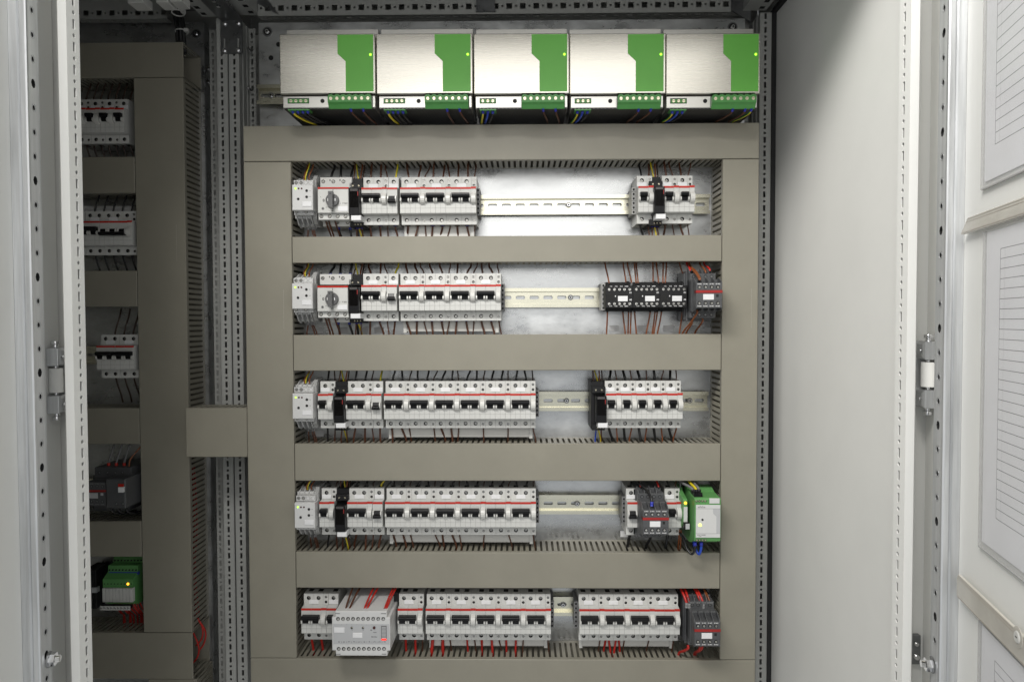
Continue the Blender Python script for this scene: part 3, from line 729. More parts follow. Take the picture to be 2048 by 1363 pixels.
# end clamps
for row, px, lab, li in ((1, 956.5, 'grey end clamp closing the bank of three breakers, top row', False), (1, 1266.5, 'pale grey end clamp before the single-pole breakers, top row', True),
        (2, 1005.5, 'grey end clamp closing the bank of four breakers, second row', False), (2, 1206, 'pale grey end clamp beside the black mini contactors, second row', True),
        (3, 1074, 'grey end clamp closing the bank of six breakers, third row', False), (3, 1185.5, 'pale grey end clamp beside the black relay, third row', True),
        (4, 1074.5, 'grey end clamp closing the bank of six breakers, fourth row', False), (4, 1247, 'grey end clamp beside the lowered breaker, fourth row', False),
        (5, 1104, 'grey end clamp closing the bank of five breakers, bottom row', False), (5, 1151.5, 'grey end clamp starting the bank of four breakers, bottom row', False)):
    place_clamp(px, row, lab, li)
# comb busbars under the banks
def busbar(row, x0, x1, label, drop=19):
    t = thing('comb_busbar', label, 'busbar', ((x0 + x1) / 2, 0, RZ[row] - 41), 'white comb busbars under the breakers')
    L = (x1 - x0) / 2; mb = MB(); mb.box(-L + 5, L - 6, 34, 43, -drop, -0.6, 'plastic_warm')
    mb.box(-L + 5, L - 6, 43, 43.06, -drop + .3, -drop + .8, 'seam')
    ob('cover', mb.mesh('cover', 0.4), t)
    for a, b_ in ((-L, -L + 6), (L - 7, L - 1)): ob('end_cap', MB().box(a, b_, 32, 45, -drop - 2.5, -0.6, 'plastic').mesh('end_cap', 0.4), t)
for row, b_, n in ((1, B1, 'three'), (2, B2, 'four'), (3, B3, 'six'), (4, B4, 'six'), (5, B5, 'five'), (5, B5b, 'four')):
    busbar(row, b_[0] + 2, b_[1] - 4, f'white comb busbar under the bank of {n} breakers, {RN[row]} row')
busbar(3, B3b[0] + 2, B3b[1] - 4, 'white comb busbar under the five single-pole breakers, third row', 6)
# shadowed bay
LZA = WZ(215, 216, NOSE + PLATE_L) - 20.5; LZB = WZ(215, 442, NOSE + PLATE_L) - 20.5; LZC = WZ(230, 691, NOSE + PLATE_L) - 20.5
LS = SH + PLATE_L
g2 = 'breakers in the shadowed bay'
for k, px in enumerate((154, 182.4, 210.7, 239)):
    breaker(WX(px, 250, LS), LZA, PLATE_L, 1, True, k < 3, ['single-pole breaker mostly hidden by the front post, top row of the shadowed bay', 'single-pole breaker showing beside the front post, top row of the shadowed bay',
            'second single-pole breaker from the dark vertical duct, top row of the shadowed bay', 'single-pole breaker nearest the dark vertical duct, top row of the shadowed bay'][k], g2)
breaker(WX(171.8, 470, LS), LZB, PLATE_L, 2, True, False, 'two-pole breaker with raised toggle beside the three-pole breaker, shadowed bay', g2)
breaker(WX(209, 470, LS), LZB, PLATE_L, 3, False, True, 'three-pole breaker with lowered toggle, shadowed bay', g2)
breaker(WX(134, 470, LS), LZB, PLATE_L, 2, True, False, 'two-pole breaker hidden by the front post, shadowed bay', g2)
breaker(WX(203, 715, LS), LZC, PLATE_L, 2, True, False, 'free-ended two-pole breaker on bare rail, shadowed bay', g2)
breaker(WX(240.3, 715, LS), LZC, PLATE_L, 2, True, False, 'two-pole breaker running behind the dark vertical duct, shadowed bay', g2)
for z, n in ((LZA, 'top breakers'), (LZB, 'three-pole breaker'), (LZC, 'free-ended breakers')):
    din_rail(-960, lv0 + 30, z, PLATE_L, f'mounting rail behind the {n} of the shadowed bay')
# ================================================================== other devices; px boxes are measured on the photograph at the depth of the front face
def pbox(mb, px0, px1, py0, py1, d0, d1, m, c=0.6):
    cx, cy = (px0 + px1) / 2, (py0 + py1) / 2
    return mb.cbox(WX(px0, cy, d1), WX(px1, cy, d1), d0, d1, WZ(cx, py1, d1), WZ(cx, py0, d1), m, c)
class Dev:
    """a device built once at a reference place; place() copies it along the rails sharing the meshes"""
    def __init__(self, name, cat, x, z, P=0.0): self.n = name; self.c = cat; self.o = Vector((x, P, z)); self.parts = []
    def add(self, name, mb, bevel=0.0, sub=None, label=None):
        mb.v = [(x - self.o.x, d - self.o.y, z - self.o.z) for x, d, z in mb.v]
        self.parts.append((name, mb.mesh(name, bevel), (0, 0, 0), sub, label)); return len(self.parts) - 1
    def addm(self, name, me, loc, sub=None): self.parts.append((name, me, tuple(Vector(loc) - self.o), sub, None)); return len(self.parts) - 1
    def txt(self, s, size, m, px, py, d, sub=None):
        x, z = W(px, py, d); self.parts.append(('marking', (s, size, m), (x - self.o.x, d + .08 - self.o.y, z - self.o.z), sub, None))
    def screw(self, px, py, d, r=2.3, m='screw', ring=None, name='terminal_screw', sub=None):
        x, z = W(px, py, d); mb = MB()
        if ring: mb.cyl((x, z), ring, d - .5, d + .12, 'dark', n=14)
        mb.cyl((x, z), r, d - .5, d + .5, m, n=12, r2=r * .85); a = random.uniform(0, 3)
        c, s = math.cos(a), math.sin(a); mb.face([(x + (u * c - v * s), d + .55, z + (u * s + v * c)) for u, v in ((-r * .8, -.3), (r * .8, -.3), (r * .8, .3), (-r * .8, .3))], 'dark')
        return self.add(name, mb, sub=sub)
    def place(self, label, x=None, z=None, P=None, group=None):
        t = thing(self.n, label, self.c, (self.o.x if x is None else x, self.o.y if P is None else P, self.o.z if z is None else z), group)
        made = []
        for (n, me, loc, sub, lab) in self.parts:
            par = t if sub is None else made[sub]
            if sub is not None:
                l0 = self.parts[sub][2]; loc = tuple(Vector(loc) - Vector(l0))
            o = text(me[0], me[1], me[2], par, loc) if isinstance(me, tuple) else ob(n, me, par, loc)
            if lab: o['label'] = lab
            made.append(o)
        return t
# ---- monitoring relay (row 1 reference)
xr = WX(583.5, 395, 92)
R = Dev('monitoring_relay', 'relay', xr, RZ[1])
mb = MB(); pbox(mb, 590, 628, 362, 437, 5, 62, 'panelgrey'); R.add('case', mb)
mb = MB(); pbox(mb, 584, 625.5, 369, 420.5, 62, 92, 'panelgrey', 1.0); f = R.add('front_cover', mb)
for i in range(4):                                # terminal towers with slanted shrouds above and below
    for top in (1, 0):
        px = 588.5 + i * 9.7
        xa, xb = WX(px, 360, 78), WX(px + 9.3, 360, 78)
        zs = [WZ(px, y, 78) for y in ((371, 361, 349) if top else (418, 434, 450))]
        if not top: zs = [WZ(px, y, 78) for y in (419, 430, 452)]
        mb = MB(); s = 1 if top else -1
        mb.prism([(40, zs[0]), (80, zs[0]), (80, zs[1]), (72, zs[1]), (58, zs[2] - s * 4), (48, zs[2]), (40, zs[2])], xa, xa + 1.2, 'panelgrey')
        mb.prism([(40, zs[0]), (80, zs[0]), (80, zs[1]), (50, zs[1] + s * 0.5), (44, zs[2] - s * 3), (40, zs[2] - s * 3)], xa + 1.2, xb, 'panelgrey')
        mb.box(xa + 3.4, xb - 1.2, 44, 50.4, min(zs[1] + s * 2, zs[2] - s * 8), max(zs[1] + s * 2, zs[2] - s * 8), 'dark')
        k = R.add('terminal_tower', mb)
        dark = (i in (0, 1)) if top else (i in (0, 2))
        x, z = (xa + xb) / 2, zs[0] + s * 4.4
        mb = MB().cyl((x, z), 3.3, 79, 80.1, 'markgrey', n=14).cyl((x, z), 2.8, 79, 80.25, 'clampgrey' if dark else 'panelgrey', n=14)
        if dark: mb.cyl((x - .4, z - .3), 1.9, 79, 80.5, 'screw', n=10)
        R.add('terminal_screw', mb, sub=k)
mb = MB(); mb.prism([(30, WZ(630, 349, 60)), (62, WZ(630, 352, 60)), (70, WZ(630, 362, 60)), (70, WZ(630, 440, 60)), (62, WZ(630, 449, 60)), (30, WZ(630, 452, 60))], WX(627, 400, 66), WX(636.5, 400, 60), 'clear'); R.add('side_cover', mb)
for px, m in ((591, 'led_green'), (597.3, 'led_off'), (603.3, 'led_off')):
    x, z = W(px, 377, 92); R.add('indicator', MB().cyl((x, z), 1.5, 91.5, 92.5, m, n=10), sub=f)
for px, py, r in ((613.3, 381.3, 2.3), (613.3, 393.7, 2.3), (596.5, 398, 2.3)):
    x, z = W(px, py, 92); R.add('adjuster', MB().cyl((x, z), r, 91.5, 92.3, 'dark', n=12), sub=f)
R.txt('Rel', 1.8, 'markgrey', 620, 381.3, 92); R.txt('Reset', 1.6, 'markgrey', 620, 393.5, 92)
x, z = W(614, 408, 92); R.addm('label_plate', label_mesh(16.0, 8.4), (x, 92, z))
for row, px, lab in ((1, 583.5, 'beside the rotary motor starter, top row'), (2, 583, 'beside the rotary motor starter, second row'), (3, 584, 'beside a single-pole breaker, third row'), (4, 588, 'beside a single-pole breaker, fourth row')):
    R.place('pale grey monitoring relay with one green lamp ' + lab, WX(px, PYR[row] - 10, 92), RZ[row], group='pale grey monitoring relays')
# ---- motor starter with rotary knob
xs_ = WX(635, 400, 90)
S = Dev('motor_starter', 'motor starter', xs_, RZ[1])
mb = MB(); pbox(mb, 640.5, 703.5, 354.5, 376, 5, 66, 'plastic'); S.add('terminal_block', mb)
mb = MB(); pbox(mb, 646, 703, 440, 452.5, 5, 62, 'plastic'); S.add('terminal_block', mb)
mb = MB(); pbox(mb, 637, 698.5, 426.8, 439.5, 5, 84, 'plastic', 0.8); sub = S.add('contact_strip', mb)
mb = MB(); pbox(mb, 635.3, 696.8, 377.6, 426, 5, 90, 'plastic', 1.0); f = S.add('front_cover', mb)
mb = MB(); pbox(mb, 635.3, 696.8, 374.2, 377.5, 85, 90.3, 'red', 0.3); S.add('red_stripe', mb)
x, z = W(665.6, 401, 90)
mb = MB().cyl((x, z), 11.3, 90, 96.5, 'knob', n=28, r2=10.6).box(x - 3.6, x + 3.6, 96.5, 106, z - 13.5, z + 13.2, 'knob')
mb.box(x - 7.2, x - 5.8, 96.5, 97, z - 2.2, z + 2.6, 'markwhite').box(x + 5, x + 6.6, 96.5, 97, z - 2.2, z + 2.6, 'markwhite').cyl((x, z + 9), 1.2, 106, 106.2, 'dark', n=8)
k = S.add('rotary_knob', mb, 0.4)
S.txt('0', 6.6, 'mark', 647.4, 401, 90, f); S.txt('I', 5.5, 'mark', 666, 381.5, 90, f); S.txt('TEST', 2.9, 'mark', 691.5, 407, 90, f); S.txt('0', 3, 'mark', 686, 406.5, 90, f)
S.txt('<', 2.5, 'mark', 641.5, 394, 90, f); S.txt('>', 2.5, 'mark', 681, 407, 90, f)
S.txt('10kA', 1.9, 'mark', 666, 418.5, 90, f); S.txt('400V ~', 1.9, 'mark', 666, 421.5, 90, f); S.txt('0.63', 1.7, 'mark', 653, 414.5, 90, f)
x, z = W(646, 417, 90); S.add('trimmer', MB().cyl((x, z), 2.4, 89.5, 90.4, 'markgrey', n=12).cyl((x, z), 1.0, 89.5, 90.8, 'dark', n=8), sub=f)
x, z = W(686, 417.5, 90); S.addm('label_plate', label_mesh(17.0, 8.4), (x, 90, z))
for px in (646.5, 666.8, 687): S.screw(px, 363, 66, 2.6, 'screw', 3.2)
for px in (660, 680):
    mb = MB(); pbox(mb, px - .9, px + .9, 358.5, 362, 66, 66.2, 'dark', 0.05); S.add('latch_slot', mb)
for px in (643, 659.5, 675.5, 691.2): S.screw(px, 432.5, 84, 2.7, 'screw', 3.3, sub=sub)
for px in (655, 675, 695.5): S.screw(px, 444.3, 62, 2.7, 'screw', 3.4)
for row, px in ((1, 635), (2, 634)):
    S.place(f'white motor starter with grey rotary knob, {RN[row]} row', WX(px, PYR[row], 90), RZ[row], group='motor starters with rotary knobs')
# ---- slim black relay on socket
xb_ = WX(699, 405, 62)
K = Dev('plug_in_relay', 'relay', xb_, RZ[1])
mb = MB(); pbox(mb, 701, 726.2, 357, 453, 5, 56, 'blackmatt'); K.add('socket', mb)
mb = MB(); pbox(mb, 699, 725.5, 365, 377.5, 20, 66, 'blackmatt'); a = K.add('terminal_block', mb)
mb = MB(); pbox(mb, 700.5, 726, 441.5, 453.5, 20, 64, 'blackmatt'); b2 = K.add('terminal_block', mb)
mb = MB(); pbox(mb, 698.3, 719, 376.7, 430, 20, 88, 'black', 0.8); c1 = K.add('relay_housing', mb)
mb = MB(); pbox(mb, 699.8, 717, 382.5, 414.5, 88, 88.6, 'window', 0.2); K.add('window', mb, sub=c1)
mb = MB(); pbox(mb, 700.3, 715.5, 377.3, 382, 88, 88.6, 'smoke', 0.2); K.add('grey_cap', mb, sub=c1)
mb = MB(); pbox(mb, 715.3, 716.6, 382.5, 391.5, 88.6, 88.9, 'darkred', 0.1); K.add('red_edge', mb, sub=c1)
mb = MB(); pbox(mb, 702.3, 722, 430.3, 440.6, 60, 87, 'labelwhite', 0.8); K.add('label_plate', mb)
for px in (706.3, 718): K.screw(px, 371.3, 66, 1.6, 'brass_screw', 2.1, sub=a)
for px in (710.8, 716.5, 722.4): K.screw(px, 448.8, 64, 1.1, 'brass_screw', 1.6, sub=b2)
for row, px, lab in ((1, 698.5, 'black plug-in relay between motor starter and two-pole breaker, top row'), (2, 697.5, 'black plug-in relay between motor starter and two-pole breaker, second row'),
        (3, 668.5, 'black plug-in relay between single-pole and two-pole breakers, third row'), (4, 671, 'black plug-in relay between single-pole and two-pole breakers, fourth row'),
        (1, 1296, 'slim black plug-in relay sandwiched among single-pole breakers, top row'), (3, 1182.5, 'black plug-in relay beside the pale end clamp, third row')):
    K.place(lab, WX(px, PYR[row], 62), RZ[row], group='black plug-in relays')
# ---- mini contactors (row 2)
xm = WX(1211, 592, 78)
C = Dev('mini_contactor', 'contactor', xm, RZ[2])
mb = MB(); pbox(mb, 1212, 1264, 564, 622, 5, 46, 'blackmatt'); C.add('base', mb)
mb = MB(); pbox(mb, 1211, 1265.8, 570.8, 615.3, 46, 78, 'blackmatt', 0.8); f = C.add('case', mb)
mb = MB(); pbox(mb, 1212.8, 1226.8, 588.3, 601.6, 78, 78.4, 'dark', 0.2); C.add('dark_window', mb, sub=f)
mb = MB(); pbox(mb, 1230, 1231.8, 590.7, 593.2, 78, 78.3, 'markwhite', 0.1); C.add('white_dot', mb, sub=f)
x, z = W(1245.6, 597.1, 78); C.addm('label_plate', label_mesh(16.6, 9.2), (x, 78, z))
for py in (578.6, 607.2):
    for j, px in enumerate((1218.3, 1228.9, 1239.1, 1249, 1259.5)): C.screw(px, py, 78, 2.5, 'screw', 2.9, sub=f)
for px, s in ((1222, '1 L1'), (1232.3, '3 L2'), (1242.6, '5 L3'), (1252.8, '13NO')): C.txt(s, 2.4, 'markwhite', px, 572.3, 78, f)
for px, s in ((1221.7, '2 T1'), (1232, '4 T2'), (1242.4, '6 T3'), (1252.5, '14NO')): C.txt(s, 2.4, 'markwhite', px, 612, 78, f)
C.txt('A1', 3.6, 'markwhite', 1261.2, 585, 78, f); C.txt('A2', 3.6, 'markwhite', 1261.2, 599.2, 78, f)
for px in (1254.5,): 
    x, z = W(px, 568, 52); mb = MB(); mb.tube([(x + 4 * math.cos(a), 58, z + 4 * math.sin(a)) for a in [k * math.pi / 6 for k in range(13)]], 0.9, 'blackmatt', 6); C.add('release_ring', mb)
for px, lab in ((1211, 'first black mini contactor, next to the pale end clamp'), (1265.3, 'middle black mini contactor of three'), (1319.4, 'third black mini contactor, next to the grey contactor')):
    C.place(lab, WX(px, 592, 78), RZ[2], group='black mini contactors')
# ---- grey contactor with auxiliary block
xg = WX(1392, 589, 122)
G = Dev('contactor', 'contactor', xg, RZ[2])
x0, x1 = xg - 1, xg + 43
zc = RZ[2]
G.add('base', MB().cbox(x0 - 2, x1 - 2, 5, 66, zc - 43, zc + 43, 'contactor', 0.8).box(x0 - 4, x0 - 2, 30, 60, zc - 40, zc + 40, 'contactor'))
mid = G.add('coil_housing', MB().cbox(x0, x1, 66, 98, zc - 27, zc + 27, 'contactor', 1.2).cbox(x0, x1, 60, 84, zc - 38, zc + 38, 'contactor', 1.0))
aux = G.add('auxiliary_block', MB().cbox(x0 + 1, x1, 98, 122, zc - 21.5, zc + 20, 'contactor', 0.8).box(x0 + 1, x1, 122, 122.04, zc - 9.0, zc - 8.7, 'dark').box(x0 + 1, x1, 122, 122.04, zc + 7.6, zc + 7.9, 'dark'))
for k in range(5):
    xx = x0 + 1 + k * 10.4
    G.add('shroud', MB().prism([(98, zc + 20), (121, zc + 20), (118, zc + 23), (104, zc + 29), (98, zc + 29)], xx, xx + 1.4, 'contactor'), sub=aux)
    G.add('shroud', MB().prism([(98, zc - 21.5), (121, zc - 21.5), (117, zc - 25), (98, zc - 27)], xx, xx + 1.4, 'contactor'), sub=aux)
    if k < 4:
        G.add('shroud', MB().prism([(66, zc + 38), (84, zc + 38), (80, zc + 43), (66, zc + 47)], xx - 1.5, xx, 'contactor'), sub=mid)
G.add('red_bar', MB().cbox(x0 + 1, x1 + .4, 110, 122.7, zc + 3.2, zc + 7.6, 'darkred', 0.3), sub=aux)
G.addm('label_plate', label_mesh(17.6, 9.4), ((x0 + x1) / 2 - .5, 122, zc - 3.4), sub=aux)
G.add('test_window', MB().box(x1 - 10, x1 - 6, 122, 122.2, zc - 3.5, zc + 1, 'dark'), sub=aux)
for k in range(4):
    xx = x0 + 6.5 + k * 10.1
    for z_, s in ((zc + 13, ('13 NO', '21 NC', '31 NC', '43 NO')[k]), (zc - 13.3, ('14 NO', '22 NC', '32 NC', '44 NO')[k])):
        mb = MB().cyl((xx, z_), 3.1, 120, 122.12, 'dark', n=14).cyl((xx + .3, z_ - .3), 1.8, 120, 122.4, 'screw', n=10); G.add('terminal_screw', mb, sub=aux)
        G.parts.append(('marking', (s, 2.5, 'markwhite'), (xx - xg, 122.1, (z_ + 4.9 if z_ > zc else z_ - 5.0) - zc), aux, None))
    mb = MB().cyl((xx, zc + 32.5), 2.9, 82, 84.12, 'dark', n=14).cyl((xx, zc + 32.3), 1.9, 82, 84.3, 'zinc_dark', n=10); G.add('terminal_screw', mb, sub=mid)
    mb = MB().cyl((xx, zc - 32.5), 2.9, 82, 84.12, 'dark', n=14).cyl((xx, zc - 32.3), 1.9, 82, 84.3, 'zinc_dark', n=10); G.add('terminal_screw', mb, sub=mid)
for row, px, py, lab in ((2, 1392, 589, 'dark grey contactor with red bar overlapping the vertical duct, second row'), (4, 1285.5, 1042, 'dark grey contactor with red bar between two single-pole breakers, fourth row'),
        (5, 1389, 1272, 'dark grey contactor with red bar in the corner of the bottom row')):
    t = G.place(lab, WX(px, py, 122), RZ[row], group='dark grey contactors')
    if row == 5:
        for k, s in enumerate(('1L1', '3L2', '5L3', '13NO')): text(s, 4.0, 'markgrey', t, (5.5 + k * 10.1, 84.2, 36.2))
# ---- green converter (row 4)
xv = WX(1389, 1040, 115); V = Dev('signal_converter', 'converter', xv, RZ[4])
xe = WX(1441.6, 1040, 115); zt, zb = WZ(1415, 995.5, 115), WZ(1415, 1084.7, 115)
prof = [(6, zt - 14), (34, zt - 14), (42, zt + 6), (60, zt + 6), (64, zt + 5), (78, zt + 1), (113, zt), (115, zt - 2), (115, zb + 12), (113, zb + 2), (100, zb - 1), (94, zb - 5), (80, zb - 10), (6, zb - 10)]
V.add('case', MB().prism(prof, xv, xe, 'caseg'), 0.5)
mb = MB(); pbox(mb, 1391.8, 1440.8, 1009, 1074.5, 113, 115.8, 'panelgrey', 0.3); f = V.add('front_panel', mb)
P_ = lambda px, py: W(px, py, 115.8)
mb = MB(); mb.prism([P_(1426, 1017), P_(1440.3, 1017), P_(1440.3, 1066), P_(1432.8, 1066), P_(1432.8, 1032.5), P_(1426.5, 1026)], 115.6, 116, 'panelmid', 'd'); V.add('grey_field', mb, sub=f)
for py in (1016.6, 1066.2):
    mb = MB(); pbox(mb, 1391.8, 1440.8, py - .25, py + .25, 115, 115.95, 'markgrey', 0.02); V.add('printed_line', mb, sub=f)
V.txt('OUT DC 24V', 2.2, 'mark', 1403, 1014, 115.9, f); V.txt('-  +  +  -', 2.4, 'mark', 1403, 1011.3, 115.9, f); V.txt('IN AC 100-240V', 2.0, 'mark', 1403, 1069, 115.9, f); V.txt('L1 N', 2.0, 'mark', 1400, 1072, 115.9, f)
x, z = W(1405, 1038.5, 115.8); V.add('adjuster', MB().cyl((x, z), 1.9, 115, 116.1, 'dark', n=12), sub=f)
x, z = W(1400, 1049, 115.8); V.add('indicator', MB().cyl((x, z), 2.3, 115, 116.6, 'led_lime', n=12), sub=f)
mb = MB(); pbox(mb, 1419, 1439.5, 996.3, 1006.5, 113, 116.2, 'panelgrey', 0.5); V.add('label_plate', mb)
for px in (1393, 1398.7, 1404.6, 1410.5): V.screw(px, 1001.5, 115, 1.5, 'brass_screw', 2.0)
for px in (1394, 1399.5, 1405.3, 1411): V.screw(px, 1079.5, 114.2, 1.5, 'brass_screw', 2.0)
V.add('terminal_entry', MB().box(xv + 1, xv + 15, 84, 108, zt - .5, zt + 6, 'black'))
V.place('green power converter with lit lime lamp and grey front panel, fourth row')
# ---- thin green relay with orange lamp
xt = WX(1366, 1022, 90); T = Dev('interface_relay', 'relay', xt, RZ[4]); za, zb2 = WZ(1370, 1000, 90), WZ(1370, 1056, 90)
xw = 7.4
T.add('case', MB().prism([(6, za + 14), (50, za + 14), (56, za + 8), (88, za + 2), (90, za), (90, zb2 + 12), (80, zb2), (6, zb2)], xt, xt + xw, 'caseg'), 0.3)
T.add('front_strip', MB().cbox(xt + 1, xt + xw + .1, 82, 91, WZ(1370, 1043, 90), WZ(1370, 1013, 90), 'panelgrey', 0.3))
x, z = W(1372, 1005, 90); T.add('indicator', MB().cyl((xt + 4, z), 2.4, 88, 91.5, 'led_orange', n=12))
T.add('marker_holder', MB().cbox(xt + 1.5, xt + 10, 80, 94, WZ(1373, 1058, 94), WZ(1373, 1044, 94), 'black', 0.4)); T.add('marker', MB().cbox(xt + 3.5, xt + 10.4, 94, 95, WZ(1373, 1057.5, 94), WZ(1373, 1046.5, 94), 'panelmid', 0.3))
T.screw(1366, 994, 78, 1.7, 'brass_screw', 2.2)
T.place('thin green relay with glowing orange lamp, fourth row')
# ---- insulation monitor (row 5)
xi = WX(664, 1265, 125); I = Dev('insulation_monitor', 'monitor', xi, RZ[5])
mb = MB(); pbox(mb, 664, 780.2, 1234, 1300, 20, 124, 'panelgrey', 0.8); pbox(mb, 670.5, 773.5, 1221.5, 1234.2, 24, 124, 'panelgrey', 0.8); pbox(mb, 671.5, 774.5, 1300.1, 1310.3, 24, 124, 'panelgrey', 0.8); I.add('case', mb)
mb = MB(); pbox(mb, 666.5, 778.5, 1246.5, 1287.3, 122, 124.6, 'panelmid', 0.3); f = I.add('front_panel', mb)
for py, x0, x1 in ((1236.6, 676.1, 766.6), (1296.3, 677.4, 768)):
    for k in range(10):
        px = x0 + (x1 - x0) * k / 9; x, z = W(px, py, 124)
        I.add('terminal_screw', MB().cyl((x, z), 3.2, 123, 124.15, 'dark', n=14).cyl((x + .3, z - .4), 2.1, 123, 124.5, 'screw', n=10))
for px0, px1, py in ((671, 679.5, 1226), (762, 772, 1226), (672, 681, 1307), (763.5, 773, 1307)):
    mb = MB(); pbox(mb, px0, px1, py - .5, py + .5, 123, 124.2, 'dark', 0.05); I.add('slot', mb)
x, z = W(678.6, 1258.7, 124.6); I.addm('label_plate', label_mesh(17.5, 8.8), (x, 124.6, z), f)
x, z = W(715, 1269.1, 124.6); I.addm('label_plate', label_mesh(16.2, 8.4), (x, 124.6, z), f)
for px in (703.5, 726): 
    x, z = W(px, 1254.3, 124.6); I.add('adjuster', MB().cyl((x, z), 1.9, 124, 125.2, 'dark', n=10).cyl((x + .6, z + .7), 0.9, 124, 125.6, 'brass_screw', n=8), sub=f)
x, z = W(748.4, 1254, 124.6); I.add('indicator', MB().cyl((x, z), 2.4, 124, 126, 'led_off', n=12), sub=f)
mb = MB(); pbox(mb, 762, 773.4, 1250.3, 1280, 124, 125, 'clampgrey', 0.2); g_ = I.add('bar_display', mb, sub=f)
for k in range(9):
    mb = MB(); py = 1253 + k * 2.7; pbox(mb, 763.5, 771.8, py, py + 1.5, 125, 125.2, 'panelmid', 0.05); I.add('segment', mb, sub=f)
mb = MB(); pbox(mb, 763, 772.6, 1276.3, 1279.3, 125, 125.4, 'led_red', 0.1); I.add('lit_segment', mb, sub=f)
for k, s in enumerate(('X3', 'L2/-', 'PT1', 'PT2', 'L1/+', 'KE', 'PE', 'LT2', 'LT1', 'X4')): I.txt(s, 2.5, 'mark', 678 + k * 10.15, 1282.6, 124.6, f)
for k in range(9): I.txt('|', 3, 'mark', 683 + k * 10.15, 1282.6, 124.6, f)
for k in range(9): I.txt('|', 1.6, 'mark', 683 + k * 10.15, 1247.6, 124.6, f)
I.txt('P1', 2.2, 'mark', 704.5, 1258.6, 124.6, f); I.txt('L1', 2.2, 'mark', 726.5, 1258.6, 124.6, f); I.txt('RE', 2.8, 'mark', 742.5, 1259, 124.6, f); I.txt('<RAN', 2.2, 'mark', 749.5, 1263.5, 124.6, f); I.txt('RE kOhm', 2.5, 'mark', 748.5, 1272.5, 124.6, f)
for k in range(10): I.txt('-', 2.0, 'mark', 759.8, 1252.5 + k * 2.7, 124.6, f)
I.screw(779.5, 1225, 100, 2.3, 'screw', 2.8)
I.place('broad grey insulation monitor with bar display and glowing red segment, bottom row')
mb = MB(); t = thing('terminal_clamp', 'small black terminal clamp behind the insulation monitor corner', 'clamp', (WX(792, 1200, 60), 0, RZ[5])); z = WZ(792, 1192, 60) - RZ[5]
ob('clamp_body', MB().cbox(-5, 4.5, 6, 60, z - 9, z + 8, 'blackmatt', 0.5).mesh('clamp_body'), t)
